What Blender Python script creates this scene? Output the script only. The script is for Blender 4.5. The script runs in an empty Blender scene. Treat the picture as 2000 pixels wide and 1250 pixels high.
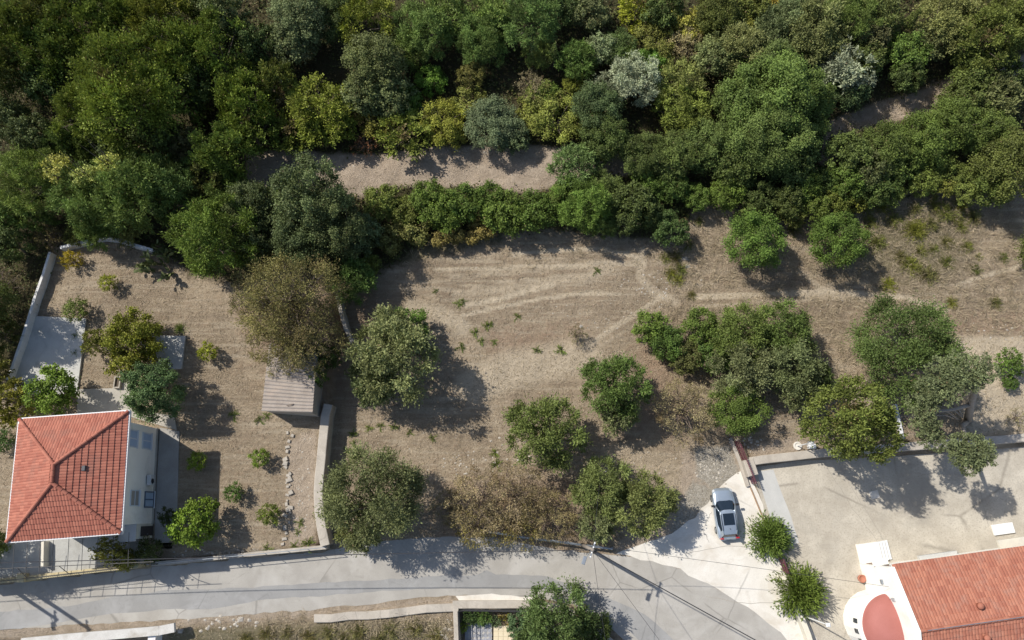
import bpy, math, random
import numpy as np
from mathutils import Vector, Matrix

R = math.radians
scene = bpy.context.scene
COL = scene.collection

# ------------------------------------------------------------------ camera, sky, sun, exposure
CAM_H, FPX, TILT = 62.0, 1388.0, R(15.0)
cam = bpy.data.cameras.new("camera")
cam.sensor_width = 36.0
cam.lens = 36.0 * FPX / 2000.0
cam.clip_start, cam.clip_end = 0.5, 3000.0
cam_o = bpy.data.objects.new("camera", cam)
COL.objects.link(cam_o)
cam_o.location = (0, 0, CAM_H)
cam_o.rotation_euler = (TILT, 0, 0)
scene.camera = cam_o

SUN_EL, SHADOW_AZ = R(48.0), R(-29.5)         # shadows fall to the right and towards the viewer
sx, sy = math.cos(SHADOW_AZ), math.sin(SHADOW_AZ)
world = bpy.data.worlds.new("World")
scene.world = world
world.use_nodes = True
wn = world.node_tree
sky = wn.nodes.new("ShaderNodeTexSky")
sky.sky_type = 'NISHITA'
sky.sun_disc = False
sky.sun_elevation = SUN_EL
sky.sun_rotation = math.atan2(-sx, -sy)
sky.altitude = 50
sky.air_density, sky.dust_density = 1.0, 1.2
bgn = wn.nodes["Background"]
bgn.inputs["Strength"].default_value = 0.125
wn.links.new(sky.outputs[0], bgn.inputs["Color"])

sun = bpy.data.lights.new("sun", 'SUN')
sun.energy, sun.angle, sun.color = 4.8, R(0.6), (1.0, 0.95, 0.87)
sun_o = bpy.data.objects.new("sun", sun)
COL.objects.link(sun_o)
sun_o.location = (-60, 60, 90)
ldir = Vector((sx * math.cos(SUN_EL), sy * math.cos(SUN_EL), -math.sin(SUN_EL)))
sun_o.rotation_euler = ldir.to_track_quat('-Z', 'Y').to_euler()

vs = scene.view_settings
vs.view_transform, vs.look, vs.exposure, vs.gamma = 'Standard', 'None', 0.12, 1.0
vs.use_curve_mapping = False
scene.cycles.max_bounces = 6
scene.cycles.diffuse_bounces = 2
scene.cycles.transparent_max_bounces = 4

# ------------------------------------------------------------------ terrain
def sstep(a, b, t):
    t = np.clip((np.asarray(t, float) - a) / (b - a), 0, 1)
    return t * t * (3 - 2 * t)

def garden_edge_y(x):
    return np.interp(x, [-70, -41.3, -30.3, -15.3, -10], [-8.6, -5.5, -4.3, -2.9, -2.4])

def carpark_edge_y(x):
    return np.interp(x, [18, 20, 26, 44, 70], [3.7, 3.9, 4.6, 5.9, 8])

def terr(x, y):
    x = np.asarray(x, float); y = np.asarray(y, float)
    ys = y + 1.2 * np.sin(x * 0.06 + 0.6)
    z = np.interp(ys, [-500, -80, -30, 5, 12, 25, 28.5, 31, 36, 62, 200, 500],
                  [-30, -5, 0, 0, 0.35, 1.5, 2.3, 2.5, 3.0, 7.0, 28, 34])
    bump = (0.10 * np.sin(x * .55 + 1.3 * np.sin(y * .31)) * np.sin(y * .47 + x * .13)
            + 0.05 * np.sin(x * 1.7 + y * .6) * np.sin(y * 1.9 - x * .4))
    rough = sstep(5, 12, y) + 1.5 * sstep(24, 34, y)
    z = z + bump * rough
    # raised garden behind its retaining walls
    g = np.clip((-15.8 - x) / 0.3 + .5, 0, 1) * np.clip((y - garden_edge_y(x)) / 0.3 + .5, 0, 1)
    z = z + 0.9 * g * (1 - sstep(16, 26, y))
    # ground held up behind the car park wall
    c = sstep(19.6, 20.2, x) * np.clip((y - carpark_edge_y(x) - .1) / 0.3 + .5, 0, 1)
    z = z + 0.5 * c * (1 - sstep(10, 20, y))
    # verge below the road on the near side
    v = (1 - sstep(-12.5, -8.9 , y)) * (1 - sstep(5, 9, x))
    z = z - 0.9 * v
    # sunken yard behind its walls
    yl = np.interp(x, [-4.4, 4.1, 6.1, 8, 10], [-7.75, -8.15, -9.0, -10.8, -14])
    yd = np.clip((yl - y) / .25 + .5, 0, 1) * np.clip((x + 4.4) / .25 + .5, 0, 1) * (x < 10)
    z = z * (1 - yd) - 1.1 * yd
    return z

CT, ST = math.cos(TILT), math.sin(TILT)
def ray(px, py):
    u, v = (px - 1000.0) / FPX, (625.0 - py) / FPX
    return u, v * CT + ST, v * ST - CT

def G(px, py, dz=0.0, z=None):
    """world point seen at a photo position, dz above the terrain (or at absolute z)"""
    dx, dy, dzz = ray(px, py)
    if z is not None:
        t = (CAM_H - z) / -dzz
        return Vector((dx * t, dy * t, z))
    zz = dz
    for i in range(40):
        t = (CAM_H - zz) / -dzz
        zn = float(terr(dx * t, dy * t)) + dz
        if abs(zn - zz) < 1e-4:
            break
        zz = zz + (zn - zz) * (0.8 if i < 20 else 0.3)
    return Vector((dx * t, dy * t, zz))

def depth(p):
    return p.y * ST + (CAM_H - p.z) * CT

def PX(px, py, X):
    """point on the vertical plane x = X"""
    dx, dy, dz = ray(px, py)
    t = X / dx
    return Vector((X, dy * t, CAM_H + dz * t))

# ------------------------------------------------------------------ materials
MATS = {}
def nodes(m):
    m.use_nodes = True
    nt = m.node_tree
    return nt, nt.nodes, nt.links, nt.nodes["Principled BSDF"]

def mix(nt, a, b, fac, blend='MIX'):
    n = nt.nodes.new("ShaderNodeMix"); n.data_type = 'RGBA'; n.blend_type = blend
    for sock, val in ((n.inputs[0], fac), (n.inputs[6], a), (n.inputs[7], b)):
        if hasattr(val, 'is_output') or isinstance(val, bpy.types.NodeSocket):
            nt.links.new(val, sock)
        elif isinstance(val, (int, float)):
            sock.default_value = val
        else:
            sock.default_value = (*val, 1)
    return n.outputs[2]

def noise(nt, scale, detail=4, rough=.6, coord=None, dist=0.0):
    n = nt.nodes.new("ShaderNodeTexNoise")
    n.inputs["Scale"].default_value = scale
    n.inputs["Detail"].default_value = detail
    n.inputs["Roughness"].default_value = rough
    n.inputs["Distortion"].default_value = dist
    if coord is not None:
        nt.links.new(coord, n.inputs["Vector"])
    return n.outputs[0]

def ramp(nt, fac, a, b):
    n = nt.nodes.new("ShaderNodeMapRange")
    n.inputs[1].default_value, n.inputs[2].default_value = a, b
    nt.links.new(fac, n.inputs[0])
    return n.outputs[0]

def math_n(nt, op, a, b):
    n = nt.nodes.new("ShaderNodeMath"); n.operation = op
    for i, v in enumerate((a, b)):
        if isinstance(v, (int, float)): n.inputs[i].default_value = v
        else: nt.links.new(v, n.inputs[i])
    return n.outputs[0]

def coords(nt, kind="Object"):
    return nt.nodes.new("ShaderNodeTexCoord").outputs[kind]

def bump(nt, h, bs, strength=.5, dist=.05):
    n = nt.nodes.new("ShaderNodeBump")
    n.inputs["Strength"].default_value = strength
    n.inputs["Distance"].default_value = dist
    nt.links.new(h, n.inputs["Height"])
    nt.links.new(n.outputs[0], bs.inputs["Normal"])

def surf(name, c1, c2, c3=None, *_, crack=None, **kw):
    return surf_(name, c1, c2, c3, *_, crack=crack, **kw)

def surf_(name, c1, c2, c3=None, scale=2.0, fine=25.0, rough=.85, bmp=.3, lo=.35, hi=.65, metal=0.0, stain=None, stain_scale=.35, coord="Object", spec=.3, crack=None):
    """mottled surface: two colours by coarse noise, fine grain, optional large stains"""
    if name in MATS: return MATS[name]
    m = bpy.data.materials.new(name); MATS[name] = m
    nt, N, L, b = nodes(m)
    co = coords(nt, coord)
    n1 = noise(nt, scale, 5, .6, co)
    n2 = noise(nt, fine, 3, .7, co)
    col = mix(nt, c1, c2, ramp(nt, n1, lo, hi))
    col = mix(nt, col, c3 if c3 else tuple(x * .72 for x in c1), ramp(nt, n2, .5, .78))
    if stain:
        n3 = noise(nt, stain_scale, 4, .65, co, .6)
        col = mix(nt, col, stain, ramp(nt, n3, .52, .72))
    if crack:      # hairline cracks and darker tyre-worn blotches: scale, strength
        vo = N.new("ShaderNodeTexVoronoi"); vo.feature = 'DISTANCE_TO_EDGE'; vo.inputs["Scale"].default_value = crack[0]
        wob = N.new("ShaderNodeMix"); wob.data_type = 'VECTOR'; wob.inputs[0].default_value = .12
        nz = N.new("ShaderNodeTexNoise"); nz.inputs["Scale"].default_value = 1.4; L.new(co, nz.inputs["Vector"])
        L.new(co, wob.inputs[4]); L.new(nz.outputs["Color"], wob.inputs[5]); L.new(wob.outputs[1], vo.inputs["Vector"])
        ck = ramp(nt, vo.outputs["Distance"], .014, .0)
        ck = math_n(nt, 'MULTIPLY', ck, ramp(nt, noise(nt, .3, 2, .5, co), .45, .6))
        col = mix(nt, col, tuple(x * .5 for x in c1), math_n(nt, 'MULTIPLY', ck, crack[1]))
        n4 = noise(nt, 1.1, 6, .75, co, 1.0)
        col = mix(nt, col, tuple(x * .78 for x in c1), math_n(nt, 'MULTIPLY', ramp(nt, n4, .55, .75), .6))
    L.new(col, b.inputs["Base Color"])
    b.inputs["Roughness"].default_value = rough
    b.inputs["Metallic"].default_value = metal
    b.inputs["Specular IOR Level"].default_value = spec
    if bmp: bump(nt, n2, b, bmp, .03)
    return m

def plain(name, c, rough=.5, metal=0.0, coat=0.0, spec=.5):
    if name in MATS: return MATS[name]
    m = bpy.data.materials.new(name); MATS[name] = m
    nt, N, L, b = nodes(m)
    co = coords(nt)
    n1 = noise(nt, 3.0, 4, .6, co)
    L.new(mix(nt, tuple(x * .88 for x in c), c, n1), b.inputs["Base Color"])
    b.inputs["Roughness"].default_value = rough
    b.inputs["Metallic"].default_value = metal
    b.inputs["Coat Weight"].default_value = coat
    b.inputs["Specular IOR Level"].default_value = spec
    return m

def foliage_material(name, trans=.17, rough=.62, spec=.22):
    m = bpy.data.materials.new(name); MATS[name] = m
    nt, N, L, b = nodes(m)
    oi = N.new("ShaderNodeObjectInfo")
    at = N.new("ShaderNodeAttribute"); at.attribute_name = "tint"
    sep = N.new("ShaderNodeSeparateColor"); L.new(at.outputs["Color"], sep.inputs[0])
    # r: brightness of the leaf, g: how yellow, b: how dry
    hsv = N.new("ShaderNodeHueSaturation")
    L.new(oi.outputs["Color"], hsv.inputs["Color"])
    L.new(math_n(nt, 'MULTIPLY', sep.outputs[0], 2.0), hsv.inputs["Value"])
    c = mix(nt, hsv.outputs[0], (.17, .17, .04), math_n(nt, "MULTIPLY", sep.outputs[1], .42))
    c = mix(nt, c, (.17, .115, .06), sep.outputs[2])
    L.new(c, b.inputs["Base Color"])
    b.inputs["Roughness"].default_value = rough
    b.inputs["Specular IOR Level"].default_value = spec
    tr = N.new("ShaderNodeBsdfTranslucent")
    L.new(mix(nt, c, (.5, .6, .1), .15), tr.inputs["Color"])
    ms = N.new("ShaderNodeMixShader"); ms.inputs[0].default_value = trans
    L.new(b.outputs[0], ms.inputs[1]); L.new(tr.outputs[0], ms.inputs[2])
    L.new(ms.outputs[0], N["Material Output"].inputs["Surface"])
    return m

LEAF = foliage_material("leaf")
STRAW = foliage_material("straw", trans=.15, rough=.8, spec=.1)
BARK = surf("bark", (.16, .125, .095), (.22, .18, .14), (.08, .06, .045), 6, 30, .9, .6)
TWIG = surf("twig", (.17, .13, .10), (.24, .19, .15), (.10, .075, .06), 6, 30, .9, .3)

# ------------------------------------------------------------------ mesh helpers
def prop(o, label=None, cat=None, group=None, kind=None):
    if label: o["label"] = label
    if cat: o["category"] = cat
    if group: o["group"] = group
    if kind: o["kind"] = kind
    return o

def link(name, me, mat=None, parent=None, loc=None, rz=None):
    o = bpy.data.objects.new(name, me)
    COL.objects.link(o)
    if me is not None and mat is not None and not me.materials:
        me.materials.append(mat)
    if parent is not None: o.parent = parent
    if loc is not None: o.location = loc
    if rz is not None: o.rotation_euler = (0, 0, rz)
    return o

def empty(name, loc, rz=0.0):
    o = bpy.data.objects.new(name, None)
    COL.objects.link(o)
    o.empty_display_size = .3
    o.location = loc
    o.rotation_euler = (0, 0, rz)
    return o

class MB:
    def __init__(self):
        self.v, self.f = [], []
    def add(self, vs, fs):
        n = len(self.v)
        self.v += [tuple(map(float, p)) for p in vs]
        self.f += [tuple(i + n for i in f) for f in fs]
        return self
    def box(self, x0, x1, y0, y1, z0, z1):
        return self.add([(x0, y0, z0), (x1, y0, z0), (x1, y1, z0), (x0, y1, z0),
                         (x0, y0, z1), (x1, y0, z1), (x1, y1, z1), (x0, y1, z1)],
                        [(0, 3, 2, 1), (4, 5, 6, 7), (0, 1, 5, 4), (1, 2, 6, 5), (2, 3, 7, 6), (3, 0, 4, 7)])
    def bbox(self, x0, x1, y0, y1, z0, z1, b=.03):
        """box with its top edges chamfered"""
        lo = [(x0, y0, z0), (x1, y0, z0), (x1, y1, z0), (x0, y1, z0)]
        mi = [(x0, y0, z1 - b), (x1, y0, z1 - b), (x1, y1, z1 - b), (x0, y1, z1 - b)]
        hi = [(x0 + b, y0 + b, z1), (x1 - b, y0 + b, z1), (x1 - b, y1 - b, z1), (x0 + b, y1 - b, z1)]
        fs = [(0, 3, 2, 1), (8, 9, 10, 11)]
        for k in (0, 4):
            for i in range(4):
                j = (i + 1) % 4
                fs.append((k + i, k + j, k + 4 + j, k + 4 + i))
        return self.add(lo + mi + hi, fs)
    def prism(self, pts, z0, z1):
        n = len(pts)
        a = sum(pts[i][0] * pts[(i + 1) % n][1] - pts[(i + 1) % n][0] * pts[i][1] for i in range(n))
        if a < 0: pts = pts[::-1]
        vs = [(p[0], p[1], z0) for p in pts] + [(p[0], p[1], z1) for p in pts]
        return self.add(vs, [tuple(range(n))[::-1], tuple(range(n, 2 * n))] +
                        [(i, (i + 1) % n, n + (i + 1) % n, n + i) for i in range(n)])
    def tube(self, pts, r, sides=6, cap=True):
        pts = [Vector(p) for p in pts]
        rs = r if isinstance(r, (list, tuple)) else [r] * len(pts)
        n0 = len(self.v)
        prev = None
        for i, p in enumerate(pts):
            d = (pts[min(i + 1, len(pts) - 1)] - pts[max(i - 1, 0)])
            d = d.normalized() if d.length > 1e-9 else Vector((0, 0, 1))
            if prev is None:
                a = d.cross(Vector((0, 0, 1)) if abs(d.z) < .95 else Vector((1, 0, 0))).normalized()
            else:
                a = (prev - d * prev.dot(d)).normalized()
            prev = a
            b = d.cross(a)
            for k in range(sides):
                t = 2 * math.pi * k / sides
                self.v.append(tuple(p + (a * math.cos(t) + b * math.sin(t)) * rs[i]))
        for i in range(len(pts) - 1):
            for k in range(sides):
                k2 = (k + 1) % sides
                a0, b0 = n0 + i * sides, n0 + (i + 1) * sides
                self.f.append((a0 + k, a0 + k2, b0 + k2, b0 + k))
        if cap:
            self.f.append(tuple(n0 + k for k in range(sides))[::-1])
            e = n0 + (len(pts) - 1) * sides
            self.f.append(tuple(e + k for k in range(sides)))
        return self
    def lathe(self, prof, c=(0, 0, 0), seg=12):
        n0 = len(self.v)
        for (r, z) in prof:
            for k in range(seg):
                t = 2 * math.pi * k / seg
                self.v.append((c[0] + r * math.cos(t), c[1] + r * math.sin(t), c[2] + z))
        for i in range(len(prof) - 1):
            for k in range(seg):
                k2 = (k + 1) % seg
                self.f.append((n0 + i * seg + k, n0 + i * seg + k2, n0 + (i + 1) * seg + k2, n0 + (i + 1) * seg + k))
        return self
    def mesh(self, name, smooth=False):
        me = bpy.data.meshes.new(name)
        me.from_pydata(self.v, [], self.f)
        if smooth: me.polygons.foreach_set("use_smooth", [True] * len(me.polygons))
        me.update()
        return me
    def build(self, name, mat, parent=None, loc=None, smooth=False):
        return link(name, self.mesh(name, smooth), mat, parent, loc)

def np_mesh(name, verts, quads, tint=None):
    me = bpy.data.meshes.new(name)
    n, q = len(verts), len(quads)
    k = quads.shape[1]
    me.vertices.add(n); me.vertices.foreach_set("co", verts.astype(np.float32).ravel())
    me.loops.add(q * k); me.loops.foreach_set("vertex_index", quads.astype(np.int32).ravel())
    me.polygons.add(q); me.polygons.foreach_set("loop_start", np.arange(0, q * k, k, dtype=np.int32))
    me.update(calc_edges=True)
    if tint is not None:
        a = me.attributes.new("tint", 'FLOAT_COLOR', 'POINT')
        a.data.foreach_set("color", tint.astype(np.float32).ravel())
    return me
# ------------------------------------------------------------------ ground: one sheet with soil zones
def axis(lo, hi, step, far):
    core = np.arange(lo, hi + step * .5, step)
    g, s, a, b = [], step, lo, hi
    left, right = [], []
    while b < far:
        s *= 1.35; a -= s; b += s
        left.append(a); right.append(b)
    return np.concatenate([np.array(left[::-1]), core, np.array(right)])

def poly_sd(P, X, Y):
    """signed distance, positive inside"""
    P = np.array([(p[0], p[1]) for p in P])
    d = np.full(X.shape, 1e9); inside = np.zeros(X.shape, bool)
    n = len(P)
    for i in range(n):
        a, b = P[i], P[(i + 1) % n]
        e = b - a
        t = np.clip(((X - a[0]) * e[0] + (Y - a[1]) * e[1]) / (e @ e + 1e-12), 0, 1)
        d = np.minimum(d, np.hypot(X - a[0] - t * e[0], Y - a[1] - t * e[1]))
        c = ((a[1] > Y) != (b[1] > Y)) & (X < (b[0] - a[0]) * (Y - a[1]) / (b[1] - a[1] + 1e-12) + a[0])
        inside ^= c
    return np.where(inside, d, -d)

def line_d(P, X, Y):
    P = np.array([(p[0], p[1]) for p in P]); d = np.full(X.shape, 1e9)
    for a, b in zip(P[:-1], P[1:]):
        e = b - a
        t = np.clip(((X - a[0]) * e[0] + (Y - a[1]) * e[1]) / (e @ e + 1e-12), 0, 1)
        d = np.minimum(d, np.hypot(X - a[0] - t * e[0], Y - a[1] - t * e[1]))
    return d

def GP(lst, dz=0.0, z=None):
    return [G(a, b, dz, z) for a, b in lst]

STRAW_LINES = [
    ([(960, 480), (1060, 474), (1150, 470)], .15, .5), ([(840, 515), (940, 513), (1060, 505), (1200, 502)], .12, .5),
    ([(860, 540), (1000, 527), (1200, 523)], .12, .5), ([(870, 560), (960, 553), (1090, 538), (1200, 528)], .13, .55),
    ([(1000, 610), (1090, 595), (1180, 590)], .13, .45), ([(960, 640), (1060, 622), (1160, 612)], .15, .4),
    ([(880, 760), (960, 800), (980, 850)], .2, .5), ([(860, 780), (920, 830), (930, 880)], .2, .45),
    ([(1290, 600), (1200, 660), (1120, 700)], .2, .5), ([(740, 880), (830, 930), (900, 940)], .3, .4),  # mower tracks and worn paths: photo line, half width in metres, weight
    ([(1000, 497), (1090, 489), (1170, 487), (1230, 497), (1260, 515)], .22, .9),
    ([(850, 505), (960, 503)], .25, .5),
    ([(850, 527), (960, 525), (1020, 520), (1180, 514), (1250, 516)], .22, .8),
    ([(880, 545), (1000, 534), (1080, 526)], .22, .5),
    ([(890, 575), (980, 565), (1040, 556), (1100, 545), (1170, 537)], .5, .55),
    ([(910, 596), (980, 583), (1010, 574), (1080, 556)], .3, .8),
    ([(905, 615), (990, 597), (1060, 583), (1150, 572), (1210, 574)], .2, .85),
    ([(805, 600), (860, 612), (905, 640)], .9, .6),
    ([(1090, 715), (1150, 675), (1190, 645), (1240, 615), (1300, 575)], .28, .7),
    ([(930, 750), (1000, 720), (1080, 705), (1140, 690)], 2.0, .65),
    ([(1255, 490), (1250, 540), (1275, 570), (1320, 590)], .5, .6),
    ([(1350, 580), (1450, 577), (1560, 572), (1650, 570), (1760, 580), (1850, 605)], .25, .9),
    ([(1370, 600), (1480, 590), (1600, 583), (1700, 585)], .25, .6),
    ([(1870, 556), (1920, 540), (1990, 520)], .2, .9),
    ([(1560, 530), (1600, 560), (1640, 575)], .3, .6),
    ([(870, 350), (960, 345), (1010, 343), (1050, 352)], .5, .7),
    ([(700, 870), (760, 900), (840, 880)], 1.0, .3),
    ([(1200, 900), (1290, 920), (1340, 960)], 2.0, .45),
    ([(400, 560), (440, 640), (380, 760)], 2.2, .25),
    ([(460, 790), (540, 845), (600, 830)], 1.0, .3),
    ([(1890, 690), (2040, 690)], 1.6, 1.0), ([(1940, 820), (1960, 760), (2040, 740)], 2.6, 1.0), ([(1920, 830), (2040, 820)], 1.2, .9),
    ([(1640, 720), (1700, 780), (1750, 830)], .9, .45),
]
FOREST = [(-80, -60), (2100, -60), (2100, 330), (1930, 340), (1850, 330), (1760, 395), (1650, 400), (1500, 420), (1360, 400), (1330, 460), (1250, 470),
          (1110, 455), (980, 455), (830, 470), (790, 510), (700, 560), (640, 540), (560, 500), (480, 560), (370, 540), (310, 490), (210, 465),
          (110, 480), (60, 640), (10, 760), (-80, 800)]
DIRT = [  # bare sandy earth
    [(480, 300), (560, 290), (640, 300), (760, 300), (880, 285), (960, 285), (1060, 285), (1130, 290), (1220, 300), (1340, 320), (1340, 345),
     (1220, 345), (1100, 360), (1040, 378), (900, 368), (780, 366), (700, 388), (620, 370), (480, 385)],
    [(1600, 320), (1615, 240), (1700, 205), (1800, 175), (1890, 130), (2040, 100), (2040, 165), (1900, 190), (1800, 225), (1700, 250), (1640, 260), (1625, 330)],
    [(560, 860), (620, 830), (620, 1070), (560, 1070)],
    [(1460, 870), (1560, 850), (1600, 885), (1470, 905)],
    [(1330, 880), (1440, 880), (1460, 960), (1400, 1000), (1300, 1080), (1190, 1085), (1220, 1040), (1320, 1000)],
    [(-40, 1226), (330, 1208), (640, 1186), (880, 1163), (1040, 1165), (1040, 1185), (880, 1190), (640, 1205), (330, 1226), (-40, 1250)],
]
ROCKY = [
    [(1352, 872), (1425, 868), (1450, 925), (1400, 962), (1360, 935)],
    [(1352, 935), (1405, 955), (1392, 1000), (1345, 1045), (1290, 1065), (1325, 985)],
    [(340, 1080), (430, 1073), (550, 1068), (560, 1082), (420, 1092), (330, 1100)],
]
RED = [([(560, 520), (690, 560), (700, 760), (650, 800), (500, 700), (440, 600)], 3.0),
       ([(1260, 640), (1330, 650), (1380, 840), (1260, 860), (1180, 850)], 3.0),
       ([(860, 940), (1130, 920), (1130, 1060), (860, 1050)], 2.5),
       ([(1380, 940), (1440, 920), (1445, 945), (1400, 965)], .5),
       ([(1800, 610), (2000, 600), (2000, 660), (1880, 665)], 1.5),
       ([(950, 640), (1150, 640), (1170, 690), (960, 700)], 2.5),
       ([(700, 560), (760, 560), (760, 640), (690, 650)], 2.0)]
GREENISH = [([(760, 460), (980, 450), (985, 472), (830, 505), (760, 520)], 1.0),
            ([(1640, 380), (1880, 380), (1900, 500), (1800, 560), (1640, 520)], 4.0),
            ([(330, 1230), (640, 1215), (880, 1215), (880, 1280), (330, 1280)], 1.0)]

xs, ys_ = axis(-47, 47, .3, 420), axis(-14, 58, .3, 420)
X, Y = np.meshgrid(xs, ys_)
Z = terr(X, Y)
straw = np.zeros_like(X); dirt = np.zeros_like(X); rocky = np.zeros_like(X); forest = np.zeros_like(X); red = np.zeros_like(X); grn = np.zeros_like(X)
for ln, w, k in STRAW_LINES:
    straw = np.maximum(straw, k * (1 - sstep(w * .4, w * 1.5, line_d(GP(ln), X, Y))))
for P in DIRT: dirt = np.maximum(dirt, sstep(-.5, .7, poly_sd(GP(P), X, Y)))
for P in ROCKY: rocky = np.maximum(rocky, sstep(-.3, .6, poly_sd(GP(P), X, Y)))
for P, w in RED: red = np.maximum(red, .8 * sstep(-w, w, poly_sd(GP(P), X, Y)))
for P, w in GREENISH: grn = np.maximum(grn, sstep(-w, w, poly_sd(GP(P), X, Y)))
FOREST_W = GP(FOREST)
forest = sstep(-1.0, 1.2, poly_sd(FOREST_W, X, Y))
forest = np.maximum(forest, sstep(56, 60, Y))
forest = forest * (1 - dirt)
H_, W_ = X.shape
idx = np.arange(H_ * W_).reshape(H_, W_)
quads = np.stack([idx[:-1, :-1], idx[:-1, 1:], idx[1:, 1:], idx[1:, :-1]], -1).reshape(-1, 4)
me = np_mesh("ground", np.stack([X, Y, Z], -1).reshape(-1, 3), quads)
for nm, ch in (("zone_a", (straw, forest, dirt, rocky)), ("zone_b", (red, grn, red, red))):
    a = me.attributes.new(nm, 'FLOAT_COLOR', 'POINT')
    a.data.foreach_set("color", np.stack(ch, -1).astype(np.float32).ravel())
me.polygons.foreach_set("use_smooth", [True] * len(me.polygons))

def ground_material():
    m = bpy.data.materials.new("dry_ground")
    nt, N, L, b = nodes(m)
    co = coords(nt)
    za = N.new("ShaderNodeAttribute"); za.attribute_name = "zone_a"
    zb = N.new("ShaderNodeAttribute"); zb.attribute_name = "zone_b"
    sa = N.new("ShaderNodeSeparateColor"); L.new(za.outputs["Color"], sa.inputs[0])
    sb = N.new("ShaderNodeSeparateColor"); L.new(zb.outputs["Color"], sb.inputs[0])
    big = noise(nt, .22, 5, .6, co, .4)
    mid = noise(nt, 1.3, 5, .65, co, .5)
    fine = noise(nt, 5.5, 5, .8, co, 1.5)
    grit = noise(nt, 26, 2, .6, co)
    def edge(sock, k=.55):         # break up a zone's border with noise
        s = math_n(nt, 'ADD', sock, math_n(nt, 'MULTIPLY', math_n(nt, 'SUBTRACT', mid, .5), k * 2))
        return ramp(nt, s, .25, .75)
    c = mix(nt, (.30, .235, .162), (.43, .342, .238), ramp(nt, big, .38, .62))
    c = mix(nt, c, (.345, .26, .178), ramp(nt, mid, .48, .7))
    c = mix(nt, c, (.15, .118, .088), ramp(nt, fine, .54, .70))
    c = mix(nt, c, (.50, .42, .325), ramp(nt, math_n(nt, 'SUBTRACT', 1.0, fine), .53, .70))
    mp = N.new("ShaderNodeMapping"); mp.inputs["Scale"].default_value = (.12, 1.5, 1); mp.inputs["Rotation"].default_value = (0, 0, .12); L.new(co, mp.inputs[0])
    strk = noise(nt, 1.6, 4, .6, mp.outputs[0], .3)      # mowing streaks
    c = mix(nt, c, (.48, .40, .295), math_n(nt, 'MULTIPLY', ramp(nt, strk, .52, .64), .7))
    c = mix(nt, c, (.20, .158, .115), math_n(nt, 'MULTIPLY', ramp(nt, math_n(nt, 'SUBTRACT', 1.0, strk), .54, .68), .4))
    c = mix(nt, c, (.33, .225, .155), math_n(nt, 'MULTIPLY', edge(sb.outputs[0]), .6))
    c = mix(nt, c, (.13, .125, .055), math_n(nt, 'MULTIPLY', edge(sb.outputs[1], .8), .6))
    st = mix(nt, (.52, .43, .31), (.66, .56, .415), fine)
    c = mix(nt, c, st, math_n(nt, 'MULTIPLY', edge(sa.outputs[0], .3), .95))
    fl = mix(nt, (.055, .05, .025), (.10, .085, .045), fine)  # forest floor: brown painted darker to carry the shade under the crowns
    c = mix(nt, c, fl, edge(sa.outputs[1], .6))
    dr = mix(nt, (.40, .32, .24), (.50, .41, .315), ramp(nt, mid, .35, .65))
    dr = mix(nt, dr, (.25, .20, .15), ramp(nt, fine, .55, .75))
    c = mix(nt, c, dr, edge(sa.outputs[2], .5))
    rk = N.new("ShaderNodeAttribute"); rk.attribute_name = "zone_a"
    rc = mix(nt, (.50, .46, .39), (.27, .235, .18), ramp(nt, fine, .42, .6))
    c = mix(nt, c, rc, edge(rk.outputs["Alpha"], .5))
    c = mix(nt, c, (.55, .50, .43), math_n(nt, 'MULTIPLY', ramp(nt, grit, .70, .78), .7))
    L.new(c, b.inputs["Base Color"])
    b.inputs["Roughness"].default_value = .95
    b.inputs["Specular IOR Level"].default_value = .1
    bump(nt, math_n(nt, 'ADD', fine, math_n(nt, 'MULTIPLY', mid, 1.2)), b, 1.0, .22)
    return m
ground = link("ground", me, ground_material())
prop(ground, kind="structure")

# ------------------------------------------------------------------ flat sheets: road, concrete, car park
def sheet(name, pts, z, mat, subdiv=None, jit=0.0, seed=1):
    """flat sheet with an uneven edge"""
    rg = random.Random(seed)
    out = []
    n = len(pts)
    for i in range(n):
        a, b = Vector(pts[i][:2]), Vector(pts[(i + 1) % n][:2])
        k = max(1, int((b - a).length / .7)) if jit else 1
        for j in range(k):
            p = a.lerp(b, j / k)
            out.append((p.x + rg.uniform(-jit, jit), p.y + rg.uniform(-jit, jit), z))
    mb = MB(); mb.add(out, [tuple(range(len(out)))])
    a2 = sum(out[i][0] * out[(i + 1) % len(out)][1] - out[(i + 1) % len(out)][0] * out[i][1] for i in range(len(out)))
    if a2 < 0: mb.f = [f[::-1] for f in mb.f]
    o = mb.build(name, mat)
    prop(o, kind="structure")
    return o

ASPHALT = surf("worn_asphalt", (.325, .305, .272), (.39, .368, .33), (.27, .252, .226), .5, 22, .9, .3, stain=(.45, .43, .395), stain_scale=.18, crack=(.22, .55))
PATCH = surf("asphalt_repair", (.255, .25, .24), (.30, .295, .283), (.21, .205, .198), .4, 40, .85, .25, stain=(.34, .335, .325), stain_scale=.3, crack=(.3, .4))
CONC = surf("pale_concrete", (.61, .575, .51), (.69, .655, .59), (.54, .50, .43), .6, 14, .9, .2, stain=(.52, .465, .385), stain_scale=.35, crack=(.16, .6))
GRAVEL = surf("gravelly_concrete", (.385, .345, .28), (.51, .465, .385), (.28, .25, .205), .55, 7, .95, .6, stain=(.335, .305, .255), stain_scale=.16, crack=(.11, .6))
GREYC = surf("grey_concrete", (.44, .44, .42), (.50, .495, .47), (.38, .37, .35), .8, 25, .9, .15)

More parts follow.
